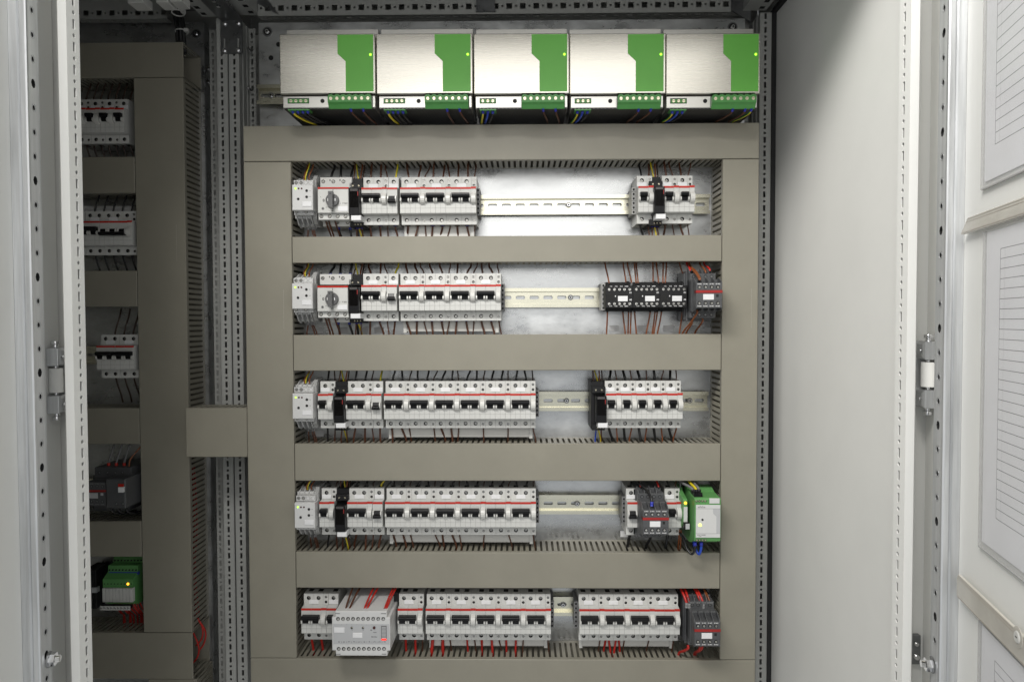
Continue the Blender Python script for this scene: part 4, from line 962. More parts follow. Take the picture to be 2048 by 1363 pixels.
# ================================================================== power supplies
FD = 135.0
PS = ['the power supply beside the bare rail end', 'the power supply second from the bare rail end', 'the middle power supply', 'the power supply second from the side wall', 'the power supply next to the side wall']
for k, (a, b_) in enumerate(((559.5, 750.5), (753, 945), (947.8, 1138), (1139.5, 1331), (1332.3, 1520.5))):
    pym = 128; x0, x1 = WX(a, pym, FD), WX(b_, pym, FD)
    zt, zb = WZ((a + b_) / 2, 67 + (1.0 if k == 0 else 0), FD), WZ((a + b_) / 2, 187.3, FD); cx = (x0 + x1) / 2
    lab = ['power supply beside the bare rail end and bolt', 'power supply second from the bare rail end', 'power supply in the middle of the five', 'power supply second from the side wall', 'power supply next to the white side wall'][k]
    t = thing('power_supply', 'brushed steel and green ' + lab, 'power supply', (cx, 0, zp), 'brushed steel power supplies')
    L = (x1 - x0) / 2; zo = zp; H0, H1 = zb - zo, zt - zo
    ob('hood', MB().cbox(-L, L, 112, FD, H0, H1, 'psu', 1.0).mesh('hood'), t)
    ob('case', MB().box(-L + 1.5, L - 1.5, 12, 112, H0 - 12, H1 + 1, 'psulip').box(-L + 1.5, L - 1, 70, 104, H1 + 1, H1 + 20, 'psulip').mesh('case', 0.5), t)
    zl0 = WZ((a + b_) / 2, 215.3, 128) - zo
    lip = MB(); lip.cbox(-L + 2.0, L - 2.0, 90, 127.5, zl0, H0 - 1.2, 'psulip', 0.7); lp = ob('terminal_ledge', lip.mesh('terminal_ledge'), t)
    ob('grille', MB().box(-L + 3, L - 3, 12, 126, zl0 - 1.5, zl0 - .2, 'grille').mesh('grille'), t)
    S2 = 2 * L
    gx = lambda f_: -L + f_ * S2; gz = lambda f_: H1 - f_ * (H1 - H0)
    l0 = 0.607; 
    gp = MB().prism([(gx(.607), gz(.018)), (gx(.981), gz(.018)), (gx(.981), gz(.968)), (gx(.690), gz(.968)), (gx(.690), gz(.462)), (gx(.607), gz(.335))], FD - .2, FD + .45, 'psugreen', 'd')
    go = ob('green_panel', gp.mesh('green_panel'), t)
    ob('indicator', MB().cyl((gx(.951), gz(.355)), 2.0, FD, FD + .9, 'led_lime' if False else 'led_green', n=12).mesh('indicator'), go)
    n = 4 if k < 2 else 3; dx = 0 if k < 2 else -.2
    # small input terminal in a recess
    xa = gx(.062) if k < 2 else gx(.055); zc = (zl0 + H0) / 2 + 1.2; wd = 8.2 * n + 2.4
    inp = ob('input_terminal', MB().cbox(xa, xa + wd, 126, 127.9, zc - 4.4, zc + 4.2, 'dark', 0.3).box(xa + .8, xa + wd - .8, 126, 128.3, zc - 3.5, zc + 2.8, 'termgreen').mesh('input_terminal'), t)
    ob('input_terminal', MB().box(xa, xa + wd, 108, 126.6, zl0 - 3.4, zl0 - 1.6, 'termgreen').mesh('input_terminal'), t)
    for j in range(n): ob('terminal_screw', M('psc1', lambda: MB().cyl((0, 0), 2.7, 0, 1.0, 'brass_screw', n=12, r2=2.2).box(-2, 2, 1.0, 1.05, -.3, .3, 'dark').mesh('terminal_screw')), inp, (xa + 1.2 + 8.2 * (j + .5), 128.2, zc - .4))
    ob('adjuster', MB().cyl((gx(.43), zc - .5), 3.4, 126, 127.9, 'dark', n=16).cyl((gx(.43) + .3, zc - .3), 2.2, 126, 128.6, 'blackmatt', n=12).mesh('adjuster'), t)
    # seven-way output connector standing proud
    xo0, xo1 = gx(.502 if k != 4 else .49), gx(.955 if k != 4 else .958); zk1, zk0 = H0 - 3.2, zl0 - 3.5
    ob('shadow_slot', MB().box(xo0 - .5, xo1 + .8, 127.4, 127.7, zl0 + .3, H0 - 1.3, 'dark').mesh('connector_shade'), t).name = 'connector_shade'  # flat dark sheet, painted shade around the connector
    out = ob('output_connector', MB().prism([(127.7, zk1), (137.5, zk1), (137.5, zk1 - 11), (134, zk1 - 14), (130, zk1 - 20), (127.7, zk1 - 20)], xo0, xo1, 'termgreen').mesh('output_connector', 0.3), t)
    for j in range(7):
        xx = xo0 + (xo1 - xo0) * (j + .5) / 7
        ob('terminal_screw', M('psc2', lambda: MB().cyl((0, 0), 2.75, 0, 0.8, 'brass_screw', n=12, r2=2.4).box(-2, 2, .8, .86, -.3, .3, 'dark').mesh('terminal_screw')), out, (xx, 137.4, zk1 - 5.4))
        ob('rib', M('prib', lambda: MB().prism([(-3.6, 0), (3.6, 0), (2.4, 1.3), (-2.4, 1.3)], 128, 137.3, 'termgreen', 'd').mesh('rib')), out, (xx, 0, zk1))
    # leads
    zw = zo + zl0 - 2; gl = 'leads under the power supplies'
    def lead(xl, col, bend, lab2, r=1.7, dd=122.0, ln=30): 
        wire([(cx + xl, dd, zw - 1), (cx + xl + bend * .15, dd - 7, zw - 6), (cx + xl + bend * .6, dd - 30, zw - 6 + (ZTOP1 - zw + 6) * .55), (cx + xl + bend, 64, ZTOP1 + 3), (cx + xl + bend, 58, ZTOP1 - 10)], r, col, lab2, gl, 'blue', 4.5)
    rr = random.Random(k)
    for j in range(n):
        c = ('yg', 'black', 'black', 'black')[j] if k < 2 else ('yg', 'blue', 'black')[j]
        lead(xa + 1.2 + 8.2 * (j + .5), c, (22 if k == 0 else 8) if k < 2 else -6 - j * 2, f'{"yellow-green" if c == "yg" else c} lead at input screw {["one","two","three","four"][j]} of {PS[k]}', 1.8)
    for j in ((3, 5) if k < 4 else (3, 5, 6)):
        c = 'brown' if j != 6 else 'yg'
        lead(xo0 + (xo1 - xo0) * (j + .5) / 7, c, (8 if k < 3 else -14) * rr.uniform(.5, 1.3), f'{"brown" if c == "brown" else "yellow-green"} lead at output screw {j + 1} of {PS[k]}', 1.5, 130)
# ================================================================== wires of the device rows
def w_up(row, x, col, r=1.4, bend=0.0, d0=46, fer=None, z0=None, what='breaker', flen=6, stuff=False):
    zt = ROWZ[row][0]; z = RZ[row] + (41 if z0 is None else z0)
    cn = {'yg': 'yellow-green', 'darkbrown': 'dark brown', 'copper': 'light brown'}.get(col, col)
    jd = random.uniform(-6, 4); dz = min(d0 - 6, 50) + jd
    b2 = bend + random.uniform(-1.2, 1.2); m = (z + zt) / 2
    wire([(x, d0 - 1, z - 2.5), (x + random.uniform(-.4, .4), d0, z + 3), (x + b2 * .45, d0 * .6 + dz * .4, m), (x + b2 * .95, dz, zt - 3), (x + b2 * 1.1, dz - 4, zt + 14)],
         r, col, f'{cn} wire above {what}, {RN[row]} row', f'wires rising from the {RN[row]} row', fer, flen, stuff)
def w_dn(row, x, col, r=1.4, bend=0.0, d0=47, fer=None, z0=None, what='breaker', flen=6, stuff=False):
    zt = ROWZ[row][1]; z = RZ[row] - (41 if z0 is None else z0)
    cn = {'yg': 'yellow-green', 'darkbrown': 'dark brown', 'copper': 'light brown'}.get(col, col)
    jd = random.uniform(-4, 4); dz = min(d0 - 3, 52) + jd; b2 = bend + random.uniform(-1.5, 1.5); m = (z + zt) / 2
    wire([(x, d0 - 1, z + 2.5), (x + random.uniform(-.3, .3), d0, z - 3), (x + b2 * .4, d0 * .55 + dz * .45, m), (x + b2 * .9, dz, zt + 2), (x + b2 * 1.1, dz - 3, zt - 14)],
         r, col, f'{cn} wire below {what}, {RN[row]} row', f'wires dropping from the {RN[row]} row', fer, flen, stuff)
rng = random.Random(11)
UPC = {1: ('brown', 'brown'), 2: ('brown', 'brown'), 3: ('black', 'darkbrown'), 4: ('black', 'darkbrown'), 5: ('black', 'darkbrown')}
XGAP = {1: WX(1250, 405, 60), 2: 1e9, 3: WX(1180, 805, 60), 4: WX(1240, 1010, 60), 5: 1e9}
for row in RZ:
    T_ = TERM[row]; pc = 0
    for i, (x, kd, sd) in enumerate(T_):
        right = x > XGAP[row]
        thick = 1.75 if kd == 'p' else 1.15
        # upwards
        if row <= 4:
            col = UPC[row][0 if kd == 'p' else 1]
            if right: col = ('black' if row in (3, 4) or (row == 1 and i == len(T_) - 6) else 'brown') if kd == 'p' else 'brown'
            if kd == 'p' and i > 0 and T_[i - 1][1] == 'a' and i + 1 < len(T_) and T_[i + 1][1] == 'p' and abs(T_[i + 1][0] - x) > 17.6 and not right: col = 'yg'
            w_up(row, x + (1.5 if kd == 'p' else 0), col, thick if not (right and row == 3 and kd == 'p') else 2.3, rng.uniform(-7, 7) if row != 3 else rng.uniform(-3, 5), what=sd, stuff=row == 4)
        # downwards
        if row in (1, 2):
            col = 'brown'
            if right and kd == 'p' and i == len(T_) - 6 and row == 1: col = 'black'
            w_dn(row, x, col, thick, rng.uniform(-5, 6), fer='blue' if kd == 'p' and rng.random() < .6 and not right else None, flen=4, what=sd)
        elif row in (3, 4):
            bankstart = T_[0][0] if False else None
            inb = B3[0] < x < B3[1] if row == 3 else B4[0] < x < B4[1]
            if inb:
                b0 = (B3 if row == 3 else B4); k = int((x - b0[0]) / ((b0[1] - b0[0]) / 6))
                if kd == 'a' or k in (0, 2): w_dn(row, x, 'brown', thick, rng.uniform(-2, 9), what=sd)
            elif right and row == 3: w_dn(row, x, 'black' if kd == 'p' else 'copper', 2.3 if kd == 'p' else 1.3, rng.uniform(2, 9) if kd == 'p' else rng.uniform(-5, 2), what=sd)
            elif right: 
                if kd == 'p': w_dn(row, x, 'black', 2.6, -4, what=sd)
            else: w_dn(row, x, 'brown' if i else 'black', thick, rng.uniform(-5, 4), what=sd)
# bottom row: mostly red leads dropping
b0 = B5; st = (B5[1] - B5[0]) / 5
for k, lst in enumerate((((8.75, 2.9), (26.2, 2.9)), ((26.2, 1.7),), ((8.75, 2.2), (26.2, 2.2)), ((8.75, 1.9), (26.2, 1.9)), ())):
    for dx, r in lst: w_dn(5, B5[0] + k * st + dx, 'red', r, rng.uniform(-1, 3), fer='clampgrey' if k == 2 else None, flen=8, what=('left' if dx < 15 else 'right') + f' pole of {ORD[k]} breaker, bank of five')
    w_dn(5, B5[0] + k * st + 39.4, 'brown', 1.2, rng.uniform(-2, 4), what=f'contact block of {ORD[k]} breaker, bank of five')
st = (B5b[1] - B5b[0]) / 4
for k in range(4):
    w_dn(5, B5b[0] + k * st + 39.4, 'brown', 1.2, -4, what=f'contact block of {ORD[k]} breaker, bank of four')
    if k == 1:
        for dx, bb in ((6, -4), (11, 4), (24, -4), (29, 4)): w_dn(5, B5b[0] + k * st + dx, 'red', 1.9, bb, what=('left' if dx < 15 else 'right') + ' pole of second breaker, bank of four')
for k in (0, 1, 4, 5): w_dn(5, TERM[5][k][0], 'red', 2.2, 1, what=TERM[5][k][2])
w_dn(5, TERM[5][6][0], 'brown', 1.1, 0, what=TERM[5][6][2])
# monitoring relays, starters, plug-in relays
for row, pr, ps, pk in ((1, 583.5, 635, 698.5), (2, 583, 634, 697.5), (3, 584, None, 668.5), (4, 588, None, 671)):
    xr0 = WX(pr, PYR[row] - 10, 92)
    for dx, c, bb in ((6.5, 'copper', 4), (8.5, 'yg', 4), (15, 'copper', 5)): w_up(row, xr0 + dx + 4, c, 1.2, bb, 56, None, 40, 'monitoring relay')
    for dx, bb in ((15, -2), (22, 3), (25, 4)): w_dn(row, xr0 + dx, 'brown', 1.2, bb, 52, 'clampgrey', 46, 'monitoring relay', 5)
    x_, z_ = xr0 + 36, RZ[row] + 40
    if ps:
        x0 = WX(ps, PYR[row], 90)
        for dx, bb in ((12, 3), (29, -1), (47, 1)): w_up(row, x0 + dx, 'black', 2.2, bb, 48, 'blue', 41, 'motor starter', 5)
        for dx, bb in ((9, 4), (14, 3), (25, 3)): w_dn(row, x0 + dx, 'brown', 1.5, bb, 72, 'clampgrey', 33, 'motor starter', 6)
        for dx, bb in ((24, 2), (44, 4), (58, 1)): w_dn(row, x0 + dx, 'black', 2.0, bb, 46, 'blue', 44, 'motor starter', 6)
for row, pk in ((1, 698.5), (2, 697.5), (3, 668.5), (4, 671), (1, 1296), (3, 1182.5)):
    x0 = WX(pk, PYR[row], 62)
    for dx, c, bb in ((5, 'brown', 1), (13, 'yg', -4), (16, 'copper', 1), (20.5, 'darkbrown', 0)): w_up(row, x0 + dx, c, 1.25, bb, 46, 'blue' if dx > 8 else 'clampgrey', 36, 'plug-in relay', 6)
    for dx, c, bb in ((9.5, 'blue' if pk == 1182.5 else 'brown', 0), (14, 'yg', 4), (18.5, 'brown', 1)): w_dn(row, x0 + dx, c, 1.3, bb, 50, 'blue', 43, 'plug-in relay', 6)
# mini contactors: light brown leads above and below
for pu, c in ((1216, -5), (1250, -5), (1261, -7), (1270, -1), (1274, -1), (1304.5, 0), (1315, -2), (1323.5, 2), (1328.5, 4), (1368.5, -8)):
    w_up(2, WX(pu + 1.5, 568, 46), 'copper', 1.35, c, 48, 'blackmatt' if c != -7 else 'clampgrey', 22, ('the first' if pu < 1266 else 'middle' if pu < 1320 else 'third') + ' mini contactor', 5)
for pu, c in ((1216, -1), (1247, 3), (1258, 0), (1263, -1), (1270.5, 3), (1301, -6), (1311, -5), (1315.5, -6), (1324, -6), (1365.5, -4)):
    w_dn(2, WX(pu - 1, 618, 46), 'copper', 1.35, c, 46, 'blackmatt', 26, ('the first' if pu < 1266 else 'middle' if pu < 1320 else 'third') + ' mini contactor', 4)
for pu, c, b2, dd, zz in ((1380, 'red', 2, 74, 42), (1388, 'copper', -2, 80, 38), (1398, 'copper', -6, 108, 25), (1400, 'copper', -1, 108, 25), (1411, 'copper', -2, 82, 38), (1419, 'red', -2, 74, 42)):
    w_up(2, WX(pu, 560, dd), c, 1.5 if c == 'copper' else 1.8, b2, dd, 'blackmatt', zz, 'contactor', 4)
for pu, b2, dd, zz in ((1384, -6, 70, 43), (1394, -14, 100, 27), (1405, -6, 76, 40)): w_dn(2, WX(pu, 630, dd), 'copper', 1.6, b2, dd, None, zz, 'contactor')
# contactor of the fourth row
for pu, c, b2, dd, zz in ((1281, 'red', -2, 64, 42), (1317, 'red', -1, 64, 42)): w_up(4, WX(pu, 982, dd), c, 1.8, b2, dd, 'blackmatt', zz, 'contactor', 6)
xk, zk = WX(1304, 1012, 112), RZ[4] + 24
zq = ROWZ[4][0]; wire([(xk, 110, zk), (xk, 108, zk + 10), (xk - 4, 92, zk + (zq - zk) * .62), (xk - 14, 64, zq - 5), (xk - 18, 48, zq + 6)], 2.0, 'black', 'black wire looping over the contactor, fourth row', 'wires rising from the fourth row', 'blue', 7)
w_dn(4, WX(1302, 1075, 60), 'black', 2.3, -6, 60, None, 40, 'contactor')
# green converter leads
xv0 = xv; zt = WZ(1415, 995.5, 115)
for dx, c, bx in ((3.5, 'grey', -17), (8, 'yg', -5), (12.5, 'grey', -2)):
    zq = ROWZ[4][0] - zt; wire([(xv0 + dx, 96, zt + 3), (xv0 + dx, 95, zt + zq * .35), (xv0 + dx + bx * .2, 88, zt + zq * .6), (xv0 + dx + bx * .8, 64, zt + zq - 4), (xv0 + dx + bx * 1.2, 46, zt + zq + 8)], 2.3, c, f'{"yellow-green" if c == "yg" else c} lead entering the top of the green converter', 'leads of the green converter', 'black', 7)
zb_ = WZ(1415, 1086, 112)
for dx, c, fc, lx in ((3, 'black', 'blue', -11), (13.5, 'blue', 'blue', -7)):
    wire([(xv0 + dx, 108, zb_ + 1), (xv0 + dx, 107, zb_ - 8), (xv0 + dx - 1, 106, zb_ - 16), (xv0 + dx + lx * .45, 103, zb_ - 21), (xv0 + dx + lx, 96, zb_ - 14), (xv0 + dx + lx * 1.15, 80, zb_ - 2), (xv0 + dx + lx * 1.4, 50, zb_ + 2)], 2.2, c, f'{c} lead looping out under the green converter', 'leads of the green converter', fc, 6)
for dx in (1, 4): w_dn(4, xt + dx, 'copper', 1.3, 1, 60, None, 34, 'thin green relay')
w_up(4, xt + 3, 'grey', 1.3, 0, 56, None, 44, 'thin green relay')
# bottom row: monitor and contactor leads
for pu, c, b2 in ((690, 'brown', -1), (697, 'brown', 6), (727, 'red', 5), (732, 'red', 9), (767.5, 'red', 6), (771, 'red', 8)):
    zt = ROWZ[5][0]; x, z = W(pu, 1221, 118)
    h_ = zt - z; wire([(x, 112, z - 3), (x + b2 * .1, 109, z + 3), (x + b2 * .5, 86, z + h_ * .5), (x + b2, 56, zt - 3), (x + b2 * 1.2, 36, zt + 8)], 1.7, c, f'{c} lead climbing from the insulation monitor, bottom row', 'leads of the insulation monitor', 'blackmatt', 5)
for pu, c in ((694, 'red'), (724, 'red'), (737, 'yg')):
    x, z = W(pu, 1311, 116); wire([(x, 108, z + 6), (x, 106, z - 1), (x + 4, 98, z - 4), (x + 8, 84, z + 1), (x + 9, 60, z + 6)], 1.7, c, f'{"yellow-green" if c == "yg" else c} lead curling below the insulation monitor', 'leads of the insulation monitor')
for pu, py, c, dd, b2 in ((1374, 1206, 'red', 84, -6), (1379.5, 1207, 'red', 86, -3), (1403, 1206, 'red', 84, -7), (1408, 1208, 'red', 86, -7), (1416, 1207, 'copper', 84, -1), (1422.5, 1209, 'copper', 86, -6)):
    x, z = W(pu, py, dd); zt = ROWZ[5][0]
    wire([(x, dd - 4, z - 8), (x, dd - 5, z), (x + b2 * .5, dd - 14, z + (zt - z) * .5), (x + b2, dd - 34, zt - 3), (x + b2 * 1.2, dd - 42, zt + 8)], 2.2 if c == 'red' else 1.2, c, f'{"light brown" if c == "copper" else c} lead entering the top of the contactor, bottom row', 'leads of the bottom contactor', 'clampgrey', 8)
for pu, b2, zz in ((1376, -8, 40), (1400, -3, 40), (1404, -4, 40)): w_dn(5, WX(pu, 1295, 84), 'red', 2.3, b2, 84, None, zz, 'contactor')
# white stickers on the plate
for px, py, d_, lab in ((1228.5, 656.5, 0, 'first mini contactor'), (1284, 656.5, 0, 'middle mini contactor'), (1336, 656.5, 0, 'third mini contactor'), (1384.5, 656.5, 0, 'dark grey contactor, second row'), (637, 660, 0, 'motor starter, second row'), (686, 660, 0, 'motor starter knob side, second row'),
        (727, 660, 0, 'plug-in relay, second row'), (758, 660, 0, 'two-pole breaker, second row'), (1250, 1067, 0, 'lowered breaker, fourth row'), (1287, 1068, 0, 'contactor, fourth row'), (638, 866, 0, 'single-pole breaker, third row'), (700, 866, 0, 'two-pole breaker, third row')):
    x, z = W(px, py, d_); t = ob('marker_sticker', MB().cbox(-8.5, 8.5, 0.1, 1.2, -5.5, 5.5, 'labelwhite', 0.3).mesh('marker_sticker'), None, (x, d_, z), f'blank pale sticker on the steel plate below the {lab}', 'sticker', 'blank stickers on the plate')
# ================================================================== shadowed bay: overload relay, relay modules, cables
PL = PLATE_L
def lbox(mb, a, b_, c, e, d0, d1, m, ch=0.6): return pbox(mb, a, b_, c, e, PL + d0, PL + d1, m, ch)
xo = WX(190, 985, PL + 60); zo = WZ(215, 985, PL + 60)
O = Dev('overload_relay', 'relay', xo, zo, PL)
mb = MB(); lbox(mb, 189, 262, 934, 957, 5, 82, 'contactor'); lbox(mb, 186, 258, 950, 1020, 5, 60, 'contactor'); O.add('contactor_body', mb)
mb = MB(); lbox(mb, 171, 211.5, 964, 1011, 5, 112, 'contactor', 0.8); a = O.add('auxiliary_block', mb)
mb = MB(); lbox(mb, 171, 211.5, 979.3, 983.3, 100, 112.5, 'darkred', 0.2); O.add('red_bar', mb, sub=a)
mb = MB(); lbox(mb, 176, 195.2, 985.3, 996, 112, 113, 'panelmid', 0.3); O.add('label_plate', mb, sub=a)
mb = MB(); lbox(mb, 201, 206, 985.5, 990.5, 112, 113, 'panelmid', 0.2); O.add('tab', mb, sub=a)
mb = MB(); lbox(mb, 211.8, 250.5, 957.5, 1016, 5, 116, 'contactor', 1.5); c_ = O.add('overload_block', mb)
mb = MB(); lbox(mb, 236, 246, 967.5, 973, 116, 119, 'red', 0.3); O.add('reset_button', mb, sub=c_)
mb = MB(); lbox(mb, 236, 246, 974, 984.2, 116, 121, 'labelwhite', 0.3); O.add('white_lever', mb, sub=c_)
for px in (183, 194, 205):
    for py, s in ((967, '13 NO'), (1008, '14 NO')):
        O.txt(s, 2.4, 'markgrey', px, py, PL + 112, a)
    for py in (972, 1002): O.screw(px, py, PL + 112, 1.8, 'zinc_dark', 2.4, sub=a)
for px in (199, 215, 231, 245): O.screw(px, 944.5, PL + 82, 2.2, 'zinc_dark', 2.8)
for px in (233, 246): O.screw(px, 1007, PL + 116, 2.2, 'zinc_dark', 2.8, sub=c_)
O.place('dark overload relay with red reset button in the shadowed bay')
for px in (218, 233.5, 249):
    x, z = W(px, 932, PL + 66); wire([(x, PL + 66, z - 3), (x, PL + 66, z + 8), (x + 3, PL + 62, z + 24), (x + 5, PL + 50, z + 50)], 2.0, 'grey', 'grey lead with red ferrule above the overload relay', 'leads of the overload relay', 'red', 10)
x, z = W(252, 930, PL + 90); wire([(x, PL + 80, z - 4), (x + 3, PL + 80, z + 10), (x + 14, PL + 66, z + 30), (x + 17, PL + 50, z + 46)], 1.3, 'copper', 'light brown lead above the overload relay', 'leads of the overload relay')
for px in (222, 236, 252):
    x, z = W(px, 1016, PL + 90); wire([(x, PL + 90, z), (x + 3, PL + 86, z - 8), (x + 9, PL + 66, z - 16), (x + 12, PL + 30, z - 20)], 1.6, 'black', 'black lead below the overload relay', 'leads of the overload relay')
# relay modules: nine thin green modules with white covers
zE = WZ(235, 1190, PL + 77); pitch = (WX(266, 1190, PL + 77) - WX(205.5, 1190, PL + 77)) / 9; xE = WX(205.5, 1190, PL + 77)
zg1, zg0, zw0 = WZ(235, 1158, PL + 77), WZ(235, 1174.5, PL + 77), WZ(235, 1203.5, PL + 77)
def modmesh():
    mb = MB(); mb.prism([(6, zg1 - zE + 32), (40, zg1 - zE + 32), (42, zg1 - zE + 20), (58, zg1 - zE + 20), (60, zg1 - zE + 8), (74, zg1 - zE + 1), (76, zg1 - zE), (76, zg0 - zE), (70, zg0 - zE), (70, zw0 - zE - 4), (60, zw0 - zE - 10), (6, zw0 - zE - 12)], 0.1, pitch - .1, 'caseg')
    return mb.mesh('case')
def covmesh(): return MB().cbox(0.35, pitch - .35, 66, 79, zw0 - zE + .6, zg0 - zE - .6, 'plastic', 0.5).mesh('white_cover')
for k in range(9):
    lab = 'thin green relay module with glowing orange lamp, shadowed bay' if k == 7 else ('thin green relay module nearest the dark vertical duct, lamp off' if k == 8 else f'{["first","second","third","fourth","fifth","sixth","seventh"][k]} thin green relay module from the black terminals, lamp off')
    t = thing('relay_module', lab, 'relay module', (xE + k * pitch, PL, zE), 'green relay modules in the shadowed bay')
    ob('case', M('modcase', modmesh), t); ob('white_cover', M('modcov', covmesh), t)
    zz = WZ(235, 1167, PL + 77) - zE
    ob('indicator', M(f'modled{k == 7}', lambda: MB().cyl((pitch / 2, zz), 2.4 if k == 7 else 1.1, 75.5, 76.8, 'led_orange' if k == 7 else 'mark', n=10).mesh('indicator')), t)
    for dz, dd in ((12, 59.5), (24, 41.5)): ob('terminal_screw', M(f'ms{dz}', lambda: MB().cyl((pitch / 2, zg1 - zE + dz - (0 if dz == 24 else 0)), 1.6, dd, dd + 1.2, 'dark', n=8).mesh('terminal_screw')), t)
    ob('marker', M('modmark', lambda: MB().cbox(0.2, pitch - .2, 78, 86, zw0 - zE - 9, zw0 - zE - 2.5, 'black', 0.2).cbox(0.3, pitch - .3, 86, 87, zw0 - zE - 11, zw0 - zE - 3.2, 'plastic', 0.2).mesh('marker')), t)
    text(str('Fv'), 5.0, 'mark', t, (pitch / 2 - .3, 87.1, zw0 - zE - 7.2))
t = ob('bridge_bar', MB().cbox(0, pitch * 8.8, 56, 62, -2.2, 2.2, 'blue', 0.3).mesh('bridge_bar'), None, (xE + 3, PL, WZ(235, 1145, PL + 60)), 'blue bridge bar plugged across the green relay modules', 'bridge bar')
for k in range(10):
    x = xE + 4 + k * pitch * .9; z = zw0 - 12; b2 = random.Random(k).uniform(4, 16)
    wire([(x, PL + 52, z + 2), (x + b2 * .4, PL + 50, z - 10), (x + b2 * .8, PL + 44, z - 22), (x + b2 * .5, PL + 30, z - 34), (x + b2 * .3, PL + 26, z - 60)], 1.4, 'red', 'red lead bunched below the green relay modules', 'red leads of the relay modules')
t = thing('terminal_block', 'black terminal block beside the green relay modules', 'terminal block', (WX(180, 1190, PL + 50), PL, zE)); 
tb = MB()
for k in range(3): tb.cbox(k * 8 - 12, k * 8 - 5, 6, 48, -38, 38, 'blackmatt', 1.0)
ob('terminal_row', tb.mesh('terminal_row'), t); ob('marker', MB().cbox(3, 13, 40, 50, -6, 4, 'panelmid', 0.4).mesh('marker'), t)
din_rail(-960, lv0 + 30, zE, PL, 'mounting rail behind the green relay modules, shadowed bay'); din_rail(-960, lv0 + 30, zo, PL, 'mounting rail behind the overload relay, shadowed bay')
# breaker leads in the shadowed bay
for z, x0, n, c in ((LZA, WX(163, 250, LS), 7, 'darkbrown'), (LZB, WX(181, 470, LS), 5, 'black'), (LZC, WX(222, 715, LS), 3, 'darkbrown')):
    for k in range(n):
        xx = x0 + k * (14.0 if z == LZA else 17.5)
        for s in (1, -1): wire([(xx, PL + 46, z + s * 39), (xx + 1, PL + 46, z + s * 46), (xx + 3, PL + 44, z + s * 58), (xx + 6, PL + 40, z + s * 74), (xx + 7, PL + 36, z + s * 90)], 1.6, c, f'{"black" if c == "black" else "dark brown"} lead of a breaker in the shadowed bay', 'breaker leads in the shadowed bay', stuff=True)
t = thing('device_tag', 'grey printed board behind the three-pole breaker, shadowed bay', 'board', (WX(225, 418, PL + 30), PL, LZB)); ob('board', MB().box(-70, 40, 26, 30, 38, 56, 'panelgrey').mesh('board'), t)
for k, s in enumerate(('L1', 'L2', 'L3', 'L2', 'L6')): text(s, 4, 'markgrey', t, (-46 + k * 17.5, 30.1, 41.5))
# bundle of black cables at the top of the shadowed bay, with ties
for k, (dx, dd) in enumerate(((0, 0), (6, 5), (-6, 4), (2, 9))):
    pts = [(-40, 52, 2072), (WX(335, 2, 20) + dx, 20 + dd, WZ(335, 2, 20)), (WX(352, 22, 0) + dx, 0 + dd, WZ(352, 22, 0)), (WX(362, 48, -30) + dx, -30 + dd, WZ(362, 48, -30)), (WX(366, 80, -50) + dx, -46 + dd, WZ(366, 80, -46)), (WX(366, 90, -55) + dx, -55 + dd, WZ(366, 110, -55))]
    pts[0] = (pts[1][0] - 22, 60 + dd, 2064)
    wire(pts, 4.2, 'black', 'black cable of the bundle above the dark top duct', 'black cables at the top of the shadowed bay')
for px, py, d_ in ((356, 26, 6), (363, 64, -34)):
    x, z = W(px, py, d_); mb = MB(); mb.tube([(11 * math.cos(a), 9 * math.sin(a), 2 * math.sin(a)) for a in [k * math.pi / 7 for k in range(15)]], 1.2, 'plastic', 6); mb.box(9, 16, 3, 10, -3, 3, 'plastic')
    ob('cable_tie', mb.mesh('cable_tie'), None, (x, d_, z), 'white cable tie round the black cables ' + ('near the top rail' if py < 40 else 'just above the dark duct'), 'cable tie', 'white cable ties')
for px0, px1, py, lab in ((255, 286, 6, 'beside the black cables, longer one'), (312, 336, 5, 'over the black cables'), (340, 363, 3, 'right over the black cables')):
    x0, z0 = W(px0, py, 90); x1 = WX(px1, py, 90); ob('cable_anchor', MB().cbox(0, x1 - x0, -30, 0, 0, 14, 'plastic', 0.8).mesh('cable_anchor'), None, (x0, 90, z0), 'pale plastic cable anchor at the roof ' + lab, 'cable anchor', 'cable anchors at the roof')
# red loops beside the foot of the wide dark duct
for k, (pts) in enumerate((((395, 1235), (411, 1262), (408, 1285), (398, 1300)), ((386, 1262), (397, 1290), (396, 1310), (385, 1326)), ((398, 1240), (405, 1255), (404, 1275), (392, 1290)))):
    P3 = [(*W(px, py, PL + 45 - j * 3), PL + 45 - j * 3) for j, (px, py) in enumerate(pts)]
    wire([(x, d_, z) for x, z, d_ in P3], 1.6, 'red', 'red lead looping out beside the dark duct foot', 'red loops beside the dark duct')
# red leads showing through the slots of the wide dark duct
for k in range(5):
    x = lv1 - 8 - k * 2.2; z0, z1 = WZ(390, 1230, PL + 40), WZ(390, 930, PL + 40)
    wire([(x, PL + 30 + 5 * k, z0), (x - 3, PL + 36 + 3 * k, z0 + 90), (x - 1, PL + 30 + 5 * k, z0 + 180), (x - 3, PL + 33 + 3 * k, z1)], 1.5, 'red', 'red lead running inside the wide dark duct', 'red leads inside the wide dark duct', stuff=True)
